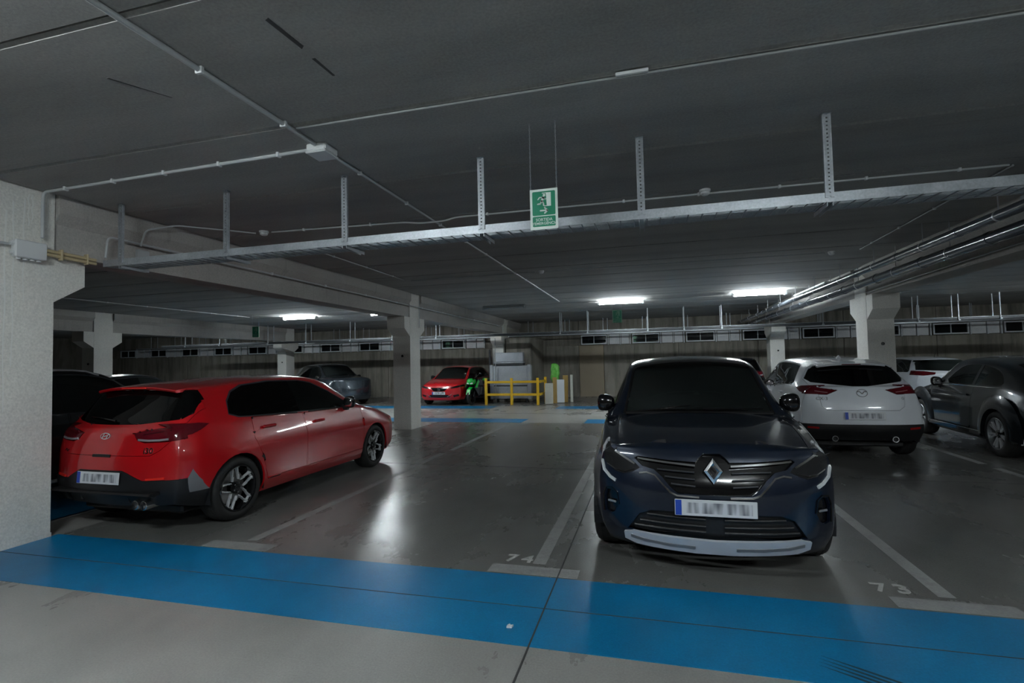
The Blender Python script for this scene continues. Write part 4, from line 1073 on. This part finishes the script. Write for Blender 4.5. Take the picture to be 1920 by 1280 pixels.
# ---- navy crossover facing the viewer
S = hatch(2.639,.86,.73,1.576,.898, 1.02,1.085,.43, -1.55,1.47, -1.90,1.12, 1.0,1.06,.585,.895, step=.045)
S.update(R=.345, rim=.24, archR=.385, tw=.215, spoke='five', trim=.05, clad=.36, pf=3.2)
F = S['F']
S['front'] = dict(edge=(F-.115,.905,F-.20,.69,.925), belt=(F-.085,.86,F-.21,.765,.87), mid=(F,.62,F-.25,.862,.63), sill=(F-.015,.36,F-.25,.785,.36), bot=(F-.08,.21,F-.27,.72,.22))
S['front']['mid'] = (F,.62,F-.25,.80,.63)
S['L'] = [(-1.93,.85,.66,.83,.36,.78,.25),(-1.32,.885,.66,.87,.33,.81,.20),(0,.875,.66,.865,.32,.80,.20),(1.32,.885,.66,.868,.32,.81,.20),(1.60,.872,.65,.85,.33,.79,.20),(1.86,.82,.64,.80,.34,.74,.21),(1.96,.79,.63,.77,.34,.71,.21)]
NAVY = paintm('navy car paint', (.006,.013,.030), .35, .3)
hl = [(.485,.775),(.51,.80),(.58,.84),(.66,.885),(.72,.92),(.74,.90),(.742,.80),(.70,.76),(.66,.735),(.60,.725),(.54,.745)]
gr = [(-.2,.885),(.055,.885),(.085,.86),(.11,.83),(.30,.838),(.50,.855),(.525,.84),(.47,.79),(.39,.772),(.335,.725),(.285,.665),(.235,.625),(-.2,.615)]
lo_ = [(-.2,.50),(.27,.50),(.42,.495),(.50,.46),(.585,.335),(-.2,.305)]
fg = [(.645,.50),(.66,.57),(.69,.60),(.73,.595),(.748,.54),(.745,.43),(.71,.42),(.675,.44)]
sk = [(-.2,.305),(.54,.335),(.605,.315),(.60,.26),(.52,.235),(.12,.212),(-.2,.212)]
ex = [('headlight','front',hl,LENS,dict(gap=.002,th=.004,push=.002,bowl=mat('lamp bowl',(.34,.35,.37),.25,.4),depth=.025)),
      ('grille','front',gr,BLACKG,dict(join=True,gap=.0,th=.01,push=-.03)),
      ('lower_grille','front',lo_,BLACK,dict(join=True,gap=0,th=.01,push=-.035)),
      ('fog_light_recess','front',fg,BLACKG,dict(gap=.0,th=.01,push=-.025)),
      ('skid_plate','front',sk,mat('pale satin skid',(.58,.61,.67),.4,.2),dict(join=True,gap=.0,th=.02,push=.014,label='satin silver skid plate')),
      ('lower_lip','front',[(-.2,.24),(1,.24),(1,.1),(-.2,.1)],BLACK,dict(join=True,gap=0,th=.02)),
      ('roof_panel','top',[(.40,-.2),(.40,.52),(.1,.60),(-1.5,.60),(-1.62,-.2)],BLACKG,dict(join=True,gap=.002,th=.02,lim=dict(zmin=1.3)))]
S['regions'] = std_regions(S, .42, -1.45, .86, [-.22,-1.1], [(-1.08,-.23),(-.205,1.0)], [(-.2,1.10),(.6,1.13),(.55,1.42),(-.2,1.45)], glass_side=TINT, glass_front=CLEARG, extra=ex)
CX, CYc = .40, 3.72+F
root, made, hit = make_car('crossover_car','dark navy crossover facing the viewer in the bay right of number 74', S, (CX,CYc), -PI/2, NAVY)
finish(root, made, hit, S, [(-.88,.93),(.0,.90)], NAVY, (.72,.75,1.13), BLACKG)
p, n = hit('front', 0, .54); plate(root, frame(p+n*.014, n))
p, n = hit('front', 0, .775); Fm = frame(p+n*.004, (1,0,.12)); d = MB(); vs_ = []; fs = []
for a, b, z in ((.066,.092,0),(.060,.085,.012),(.040,.055,.022),(.024,.036,.010),(.024,.036,0)): vs_ += [(a,0,z),(0,b,z),(-a,0,z),(0,-b,z)]
for k in range(4):
    for i in range(4): fs.append((4*k+i,4*k+(i+1)%4,4*k+4+(i+1)%4,4*k+4+i))
d.add(vs_, fs); put(root,'emblem', d, Fm, CHROME, None, 'chrome diamond emblem')
for sy in (1,-1):
    ride(root, hit, 'front', [(sy*a,b) for a,b in ((.115,.805),(.20,.812),(.32,.822),(.44,.834),(.50,.842))], .016, .006, CHROME, 'grille_bar', .002)
    for z0, x1 in ((.765,.37),(.72,.32),(.675,.28)):
        pts = [(sy*(.12+(x1-.12)*t), z0+.012*t) for t in (0,.33,.66,1)]; P = [hit('front',a,b) for a,b in pts]
        MB().tube([p_-n_*.012 for p_, n_ in P], .007, 6).build('grille_bar', mat('dim grille metal',(.10,.10,.11),.3,.8), root, 40)
    for z0 in (.45,.40,.36):
        pts = [(sy*(.06+(.44+.1*(.46-z0)/.1-.06)*t), z0+.01*t) for t in (0,.33,.66,1)]; P = [hit('front',a,b) for a,b in pts]
        MB().tube([p_-n_*.018 for p_, n_ in P], .008, 6).build('grille_bar', BLACK, root, 40)
    ride(root, hit, 'front', [(sy*a,b) for a,b in ((.49,.742),(.44,.750),(.385,.735),(.33,.675),(.285,.63),(.24,.612),(.1,.606))], .014, .006, CHROME, 'grille_surround', .003)
    ride(root, hit, 'front', [(sy*a,b) for a,b in ((.725,.925),(.752,.88),(.757,.80),(.745,.735),(.70,.69),(.66,.67))], .022, .008, mat('daytime light guide',(.62,.64,.66),.25), 'daytime_light', .004)
    ride(root, hit, 'front', [(sy*a,b) for a,b in ((.52,.80),(.60,.845),(.66,.88),(.71,.912))], .018, .004, CHROME, 'lamp_trim', .004)
    ride(root, hit, 'front', [(sy*a,b) for a,b in ((.525,.765),(.60,.742),(.66,.752),(.72,.785))], .010, .004, CHROME, 'lamp_trim', .004)
    for a, b in ((.57,.785),(.63,.805),(.69,.83)):
        p, n = hit('front', sy*a, b); put(root,'lamp_reflector', MB().lathe([(0,-.02),(.025,-.012),(.036,.008),(.032,.008),(0,-.012)], 16, 2), frame(p-n*.018, n), CHROME, 50)
    p, n = hit('front', sy*.70, .51); put(root,'fog_lamp_bar', MB().bbox((-.035,-.008,0),(.04,.008,.012),.004), frame(p-n*.012, n), SILVER)
    ride(root, hit, 'front', [(sy*a,b) for a,b in ((.64,.50),(.655,.585),(.69,.612),(.735,.607),(.755,.55),(.752,.43))], .012, .006, BLACKG, 'fog_light_frame', .002)
    ride(root, hit, 'front', [(sy*a,b) for a,b in ((.13,.262),(.30,.268),(.46,.282),(.555,.298))], .03, .004, mat('skid groove',(.30,.31,.33),.35,.5), 'skid_groove', .016)
    # wipers
    P = [hit('top', S['xcowl']+.01-.06*t, sy*.0+(-.55+.5*t if sy > 0 else .05+.5*t)) for t in (0,.5,1)]
    MB().tube([q+nn*.012 for q,nn in P], [.010,.007,.005], 6).build('wiper', BLACKG, root, 40)
MB().bbox((S['xcowl']-.02,-.62,S['zcowl']-.035),(S['xcowl']+.06,.62,S['zcowl']-.01),.01).build('cowl', BLACK, root)

# ---- white crossover, tail to the viewer
S = hatch(2.57,.89,.80,1.535,.885, 1.10,1.06,.42, -1.52,1.43, -1.93,1.10, .99,1.08,.565,.83)
S.update(R=.335, rim=.235, archR=.375, trim=.07, clad=.40, prr=2.8, spoke='five')
Rr = S['R_end']
S['rear'] = dict(edge=(-1.97,1.075,-1.90,.66,1.08), belt=(-1.99,1.03,-1.90,.705,1.02), mid=(-2.07,.72,-1.92,.785,.74), sill=(Rr,.50,-1.94,.79,.48), bot=(-1.98,.30,-1.90,.73,.30))
WHITE = paintm('white car paint', (.80,.83,.88), 0, .3)
rg = [(-.2,1.085),(.10,1.085),(.60,1.145),(.66,1.20),(.58,1.33),(.50,1.385),(.40,1.40),(-.2,1.41)]
tl = [(.31,1.03),(.52,1.065),(.72,1.11),(.80,1.115),(.80,.975),(.45,.965)]
ex = [('tail_light','rear',tl,REDL,dict(gap=.002,th=.012,push=.004,lim=dict(xmax=-1.80),also=[('side',[(-1.90,.98),(-1.75,1.0),(-1.62,1.06),(-1.72,1.09),(-1.90,1.105)],dict(xmax=-1.6))])),
      ('lower_bumper','rear',[(-.2,.535),(1,.535),(1,.1),(-.2,.1)],BLACK,dict(join=True,gap=.002,th=.03,push=.006)),
      ('tailgate','rear',[(-.2,.735),(.46,.735),(.53,.79),(.56,.97),(.64,1.10),(.68,1.2),(.58,1.36),(.5,1.41),(-.2,1.43)],None,dict(join=True,gap=.004,th=.02))]
S['regions'] = std_regions(S, .40, -1.42, .93, [-.22,-1.08], [(-1.05,-.23),(-.205,1.02)], rg, extra=ex)
root, made, hit = make_car('crossover_car','white crossover showing its tail right of the navy crossover', S, (3.0,8.52-Rr), PI/2, WHITE)
finish(root, made, hit, S, [(-.88,.95),(.0,.92)], WHITE, (.78,.78,1.10), BLACKG)
p, n = hit('rear', 0, .66); plate(root, frame(p+n*.012, n))
p, n = hit('rear', 0, .985); Fm = frame(p, n); o = put(root,'emblem', emb_ring(.075,.060,.010), Fm, CHROME)
flat_strip(MB(),[(-.066,.018),(-.03,.022),(0,-.012),(.03,.022),(.066,.018)],.012,0,.010).build('emblem_wings', CHROME, o)
for y, t in ((.52,'CX-3'),(-.52,'G')):
    p, n = hit('rear', y, .905); o = link('badge', text_mesh(t, .07 if t != 'G' else .05, .003), CHROME, root); o.matrix_local = frame(p+n*.002, n)
for sy in (1,-1):
    t = MB().lathe([(.032,0),(.042,.0),(.042,.12),(.038,.12),(.034,.012)], 18, 0); t.xf(Matrix.Translation((Rr+.03,sy*.385,.325))); t.build('exhaust_pipe', CHROME, root, 40)
    MB().lathe([(0,.0),(.036,.0)], 16, 0, (Rr+.06,sy*.385,.325)).build('exhaust_bore', BLACK, root)
    ride(root, hit, 'rear', [(sy*a,b) for a,b in ((.44,.995),(.52,1.005),(.60,1.02))], .014, .003, mat('dim lamp strip',(.30,.12,.13),.2), 'reverse_light', .006)
    ride(root, hit, 'rear', [(sy*a,b) for a,b in ((.58,.475),(.66,.480),(.72,.485))], .035, .003, mat('dim red reflector',(.30,.01,.01),.25), 'rear_reflector', .008)
spoiler(root, hit, -1.40, -1.64, .46, -.03, WHITE, .13, REDL)
fin(root, hit, -1.05, WHITE)

# ---- dark rounded car at the right edge
GREYP = paintm('dark grey car paint', (.018,.022,.027), .4, .28)
S = dict(wb=2.537, hw=.905, R=.335, rim=.235, archR=.372, F=2.12, H=1.486, xcowl=1.0, zcowl=1.06, R_end=-2.14, rear_seats=False, step=.05, spoke='n10', spm=ALLOY, rimm=mat('dull alloy',(.25,.26,.27),.4,.8), tw=.215)
S['T'] = [(-1.98,.96,.48,.93,.66,.88),(-1.7,1.12,.52,1.08,.72,.95),(-1.3,1.285,.54,1.24,.745,.995),(-.9,1.405,.555,1.36,.76,1.01),(-.4,1.475,.565,1.425,.77,1.015),(0,1.486,.57,1.435,.775,1.01),
 (.3,1.462,.57,1.41,.775,1.0),(.45,1.42,.575,1.365,.775,.995),(.7,1.275,.60,1.22,.772,.99),(.9,1.13,.625,1.08,.768,.985),(1.0,1.06,.64,1.02,.765,.975),(1.1,1.03,.64,.99,.76,.95),(1.5,.96,.60,.925,.73,.87),(1.8,.86,.54,.82,.70,.77)]
S['L'] = [(-1.98,.80,.66,.80,.36,.76,.25),(-1.27,.85,.66,.85,.33,.80,.20),(0,.855,.66,.86,.32,.80,.20),(1.27,.85,.64,.85,.32,.80,.20),(1.8,.80,.56,.80,.32,.75,.21)]
S['front'] = dict(edge=(1.98,.74,1.92,.50,.73), belt=(2.03,.69,1.93,.62,.68), mid=(2.12,.52,1.93,.74,.52), sill=(2.11,.33,1.92,.76,.33), bot=(2.05,.2,1.9,.72,.21))
S['rear'] = dict(edge=(-2.06,.88,-2.02,.48,.86), belt=(-2.09,.83,-2.02,.62,.80), mid=(-2.14,.62,-1.98,.78,.62), sill=(-2.14,.40,-1.98,.78,.38), bot=(-2.08,.25,-1.95,.72,.26))
win = chaikin([(.50,1.015),(.18,1.28),(-.05,1.345),(-.45,1.35),(-.85,1.29),(-1.10,1.17),(-1.21,1.045),(-1.0,1.03),(-.2,1.025)],1)
S['regions'] = std_regions(S, .42, 0, 0, [-.47], [(-.50,.92)], None, win=win, glass_side=CLEARG,
   extra=[('rear_window','top',[(-1.02,-.2),(-1.02,.44),(-1.25,.45),(-1.60,.40),(-1.66,-.2)],TINT,dict(join=True,th=.004,gap=.002,push=-.003,lim=dict(xmax=-.8)))])
root, made, hit = make_car('rounded_coupe_car','dark grey rounded two-door car cut off by the right edge of the view', S, (5.88,10.44), PI/2-.06, GREYP)
finish(root, made, hit, S, [(-.33,.86)], GREYP, (.62,.76,1.04), BLACKG)
def fender(root, cx, sg, m):
    for sy in (1,-1):
        b = MB(); n, k = 22, 7; vs_ = []; fs = []
        for i in range(n+1):
            t = -.12 + (PI+.24)*i/n
            for j in range(k):
                u = j/(k-1); r = .372+.205*u**1.1; y = .895-.008*u if u < .15 else .895 - .055*((u-.15)/.85)**2.0
                vs_.append((cx+r*math.cos(t), sy*y, S['R']+r*math.sin(t)))
        for i in range(n):
            for j in range(k-1): fs.append((i*k+j,(i+1)*k+j,(i+1)*k+j+1,i*k+j+1))
        off = len(vs_); 
        for i in range(n+1): p = vs_[i*k]; vs_.append((p[0], sy*.80, p[2]))
        for i in range(n): fs.append((i*k, off+i, off+i+1, (i+1)*k))
        b.add(vs_, fs).build('fender', m, root, 60)
fender(root, 1.27, 1, GREYP); fender(root, -1.27, -1, GREYP)
for sy in (1,-1):
    MB().bbox((-.88,sy*.86-.03,.24),(.90,sy*.86+.03,.33),.02).build('running_board', BLACKG, root)
    MB().bbox((-.88,sy*.885-.008,.315),(.90,sy*.885+.008,.33),.004).build('sill_trim', CHROME, root)
    P = [hit('side', x, 1.005+.002*x) for x in np.linspace(-1.22,.6,14)]
    MB().tube([(q.x, sy*(q.y+.004), q.z) for q, nn in P], .008, 6).build('beltline_trim', CHROME, root, 40)
    p, n = hit('rear', sy*.60, .72); put(root,'tail_light', MB().sell((0,0,0),(.11,.09,.04),.8,18,8), frame(p, n), REDL, 60)

# ---- plain builders for the cars further back
def back_car(name, label, S, loc, rz, paint, tail=None, rg=None, extra=(), xr=-1.42, xf=.93, pil=(-.22,-1.08), doors=((-1.05,-.23),(-.205,1.02)), gs=TINT, gf=CLEARG, gr_=TINT, mir=(.80,.80,1.08), win=None, hood=True):
    ex = list(extra)
    if tail: ex.insert(0, ('tail_light','rear',tail,REDL,dict(gap=.002,th=.012,push=.004,lim=dict(xmax=-1.5))))
    S['regions'] = std_regions(S, S.get('xh',.40), xr, xf, list(pil), list(doors), rg, glass_side=gs, glass_front=gf, glass_rear=gr_, extra=ex, win=win, hood=hood)
    root, made, hit = make_car(name, label, S, loc, rz, paint)
    finish(root, made, hit, S, [(-.88,.94),(.0,.91)], paint, mir, BLACKG); return root, made, hit
SD = dict(R=.335, rim=.235, archR=.37, spoke='five')
# black sport utility left of the red hatchback
S = hatch(2.67,.9,.85,1.60,.91, 1.05,1.10,.42, -1.6,1.50, -1.95,1.10, 1.02,1.07,.59,.90, step=.07); S.update(SD, trim=.05, clad=.38)
BLK = paintm('black car paint', (.006,.007,.009), .2, .25)
root, made, hit = back_car('sport_utility_car','black sport utility with silver roof rails behind the near left column', S, (-7.62,4.85), PI/2, BLK, [(.45,.98),(.88,1.02),(.88,.86),(.5,.88)], [(-.2,1.10),(.62,1.12),(.55,1.44),(-.2,1.46)], gs=CLEARG)
for sy in (1,-1):
    P = [hit('top', x, sy*.60) for x in np.linspace(-1.45,.28,12)]
    MB().tube([q+Vector((0,0,.035 if 0 < i < 11 else .0)) for i,(q,nn) in enumerate(P)], .014, 8).build('roof_rail', SILVER, root, 50)
    MB().bbox((-.80,sy*.90-.03,.26),(.80,sy*.90+.03,.30),.012).build('running_board', SILVER, root)
    for d in made['door']:
        pass
for o in [c for d in made['door'] for c in d.children]: o.data.materials.clear(); o.data.materials.append(CHROME)
# black low saloon behind it
S = hatch(2.7,.9,.95,1.45,.91, 1.05,1.0,.35, -1.35,1.33, -1.95,1.02, .93,.97,.56,.78, step=.09); S.update(SD, R=.32, archR=.35, full=False)
back_car('saloon_car','low black car whose roof shows above the red hatchback tail', S, (-13.9,11.0), PI/2, BLK, None, [(-.2,1.0),(.5,1.0),(.5,1.28),(-.2,1.3)])
# grey sport utility pointing right
S = hatch(2.68,.88,.92,1.65,.93, 1.02,1.17,.40, -1.65,1.54, -2.05,1.14, 1.06,1.10,.60,1.02, step=.07); S.update(SD, R=.35, archR=.39, trim=.05, clad=.40)
SGREY = paintm('blue grey car paint', (.055,.070,.085), .6, .25)
root, made, hit = back_car('sport_utility_car','blue grey sport utility with shiny roof behind the red hatchback', S, (-13.0,18.95), -.55, SGREY, None, [(-.2,1.16),(.62,1.18),(.55,1.47),(-.2,1.5)])
fin(root, hit, -1.2, SGREY)
# red hatchback facing the viewer by the back wall
S = hatch(2.686,.86,.80,1.456,.90, 1.15,.98,.42, -1.6,1.36, -1.95,1.03, .94,.99,.57,.76, step=.06); S.update(SD, R=.325, archR=.352)
F = S['F']
ex = [('grille','front',[(-.2,.66),(.30,.66),(.33,.64),(.24,.55),(.15,.52),(-.2,.52)],BLACKG,dict(join=True,gap=0,th=.01,push=-.02)),
      ('lower_grille','front',[(-.2,.40),(.35,.40),(.45,.30),(-.2,.27)],BLACK,dict(join=True,gap=0,th=.01,push=-.02)),
      ('lower_grille','front',[(.52,.38),(.72,.42),(.74,.34),(.56,.30)],BLACK,dict(gap=0,th=.01,push=-.02)),
      ('headlight','front',[(.42,.66),(.60,.71),(.80,.76),(.84,.70),(.68,.65),(.48,.62)],LENS,dict(gap=.002,th=.004,bowl=mat('pale lamp bowl',(.45,.46,.48),.2,.5),depth=.02))]
REDF = paintm('bright red car paint', (.58,.010,.016), 0, .3)
root, made, hit = back_car('hatchback_car','distant red hatchback facing the viewer beside the green motorcycle', S, (-7.50,17.55+F), -PI/2, REDF, None, None, extra=ex, mir=(.68,.80,1.0))
p, n = hit('front', 0, .46); plate(root, frame(p+n*.01, n), '1579 LPP')
p, n = hit('front', 0, .60); e_ = MB(); flat_strip(e_,[(.05,.045),(-.04,.045),(-.05,.012),(.045,-.008)],.028,0,.01); flat_strip(e_,[(.05,-.015),(.045,-.045),(-.05,-.045)],.026,0,.01)
put(root,'emblem', e_, frame(p+n*.0, n), CHROME)
for sy in (1,-1): ride(root, hit, 'front', [(sy*a,b) for a,b in ((.32,.33),(.42,.37),(.48,.42))], .02, .006, CHROME, 'bumper_trim', .003)
# white hatchback at the back right
S = hatch(2.55,.85,.72,1.47,.885, 1.08,1.0,.40, -1.55,1.38, -1.90,1.02, .95,.99,.57,.78, step=.06); S.update(SD, R=.32, archR=.35)
root, made, hit = back_car('hatchback_car','distant white hatchback showing its red tail light between the pale column and dark car', S, (8.32,17.45-S['R_end']), PI/2, WHITE, [(.30,.99),(.55,1.03),(.90,1.05),(.90,.92),(.6,.90),(.34,.93)], [(-.2,1.02),(.70,1.06),(.60,1.35),(-.2,1.37)], gr_=CLEARG, gs=CLEARG)
p, n = hit('top', -1.2, 0); MB().tube([p, p+Vector((-.14,0,.22))], [.008,.004], 6).build('rod_antenna', BLACK, root)
# dark sport utility behind the navy crossover
S = hatch(2.65,.9,.85,1.58,.92, 1.10,1.05,.40, -1.7,1.52, -1.98,1.10, 1.0,1.05,.62,.88, step=.09); S.update(SD, full=False)
root, made, hit = back_car('sport_utility_car','dark sport utility half hidden behind the roof of the navy crossover', S, (2.72,17.5-S['R_end']), PI/2, BLK, [(.55,1.08),(.92,1.10),(.92,.92),(.6,.92)], [(-.2,1.10),(.68,1.12),(.62,1.45),(-.2,1.47)])
for sy in (1,-1): ride(root, hit, 'rear', [(sy*a,b) for a,b in ((.64,.96),(.74,.98),(.82,1.0))], .04, .004, SILVER, 'reverse_light', .006)

# ------------------------------------------------------------------ green motorcycle
GRN = mat('green fairing', (.01,.55,.06), .25, coat=.8)
mo = empty('motorcycle', (-6.28,18.6,0), -PI/2-.12, label='green sports motorcycle parked left of the yellow barrier', cat='motorcycle')
for x in (.70,-.70):
    wm = MB().lathe([(.21,-.055),(.25,-.06),(.295,-.04),(.305,0),(.295,.04),(.25,.06),(.21,.055)], 36, 1).build('tyre', RUB, mo, 40, loc=(x,0,.305))
    MB().lathe([(.21,-.05),(.195,-.03),(.195,.03),(.21,.05)], 30, 1).build('rim', BLACKG, wm, 40); MB().lathe([(.05,-.06),(.05,.06)], 16, 1).build('hub', BLACKG, wm, 40)
    for k in range(6): a = PI*k/3; MB().tube([(.04*math.cos(a),0,.04*math.sin(a)),(.20*math.cos(a),0,.20*math.sin(a))], .012, 6).build('spoke', BLACKG, wm)
for sy in (-1,1):
    MB().tube([(.70,sy*.09,.305),(.42,sy*.09,.92)], .025, 10).build('fork_leg', BLACK, mo, 40); MB().tube([(-.70,sy*.10,.305),(-.15,sy*.08,.42)], .025, 8).build('swing_arm', BLACK, mo, 40)
    MB().prism([(.78,.62),(.52,.98),(.30,.88),(.05,.72),(.25,.40),(.48,.33),(.62,.48)], 1, sy*.14, sy*.20).build('side_fairing', BLACKG, mo, 30); MB().prism([(.76,.66),(.54,.92),(.40,.86),(.52,.74),(.62,.62)], 1, sy*.205, sy*.215).build('fairing_decal', GRN, mo)
    MB().tube([(.38,sy*.10,.93),(.30,sy*.34,.95)], .014, 8).build('handlebar', BLACK, mo, 40); MB().tube([(.60,sy*.12,1.0),(.55,sy*.28,1.14)], .008, 6).build('mirror_stalk', BLACK, mo)
    MB().sell((.54,sy*.31,1.15),(.02,.06,.035),.8,12,6).build('mirror', BLACKG, mo, 60); MB().sell((.80,sy*.07,.80),(.03,.055,.03),.8,12,6).build('headlight', mat('bright lamp lens',(.8,.85,.85),.15), mo, 60)
MB().sell((.66,0,.86),(.18,.17,.13),.85,18,10).build('front_fairing', GRN, mo, 60)
MB().prism([(.62,.95),(.78,.93),(.50,1.16),(.44,1.14)], 1, -.13, .13).build('windshield', TINT, mo)
MB().sell((.18,0,.82),(.28,.17,.14),.7,18,10).build('fuel_tank', BLACKG, mo, 60); MB().sell((-.32,0,.80),(.32,.13,.06),.6,18,8).build('seat', BLACK, mo, 60)
MB().sell((-.62,0,.90),(.22,.09,.06),.7,16,8).build('tail_section', GRN, mo, 60); MB().bbox((-.15,-.16,.30),(.35,.16,.65),.05).build('engine', BLACK, mo)
MB().prism([(.98,.40),(.90,.58),(.70,.66),(.50,.60),(.52,.57),(.70,.63),(.87,.55),(.95,.40)], 1, -.07, .07).build('front_mudguard', GRN, mo, 30)
MB().tube([(.1,-.14,.32),(-.3,-.17,.34),(-.75,-.18,.50)], [.03,.035,.055], 12).build('exhaust_pipe', SILVER, mo, 40); MB().tube([(-.05,.12,.3),(-.12,.25,.0)], .012, 6).build('side_stand', BLACK, mo)
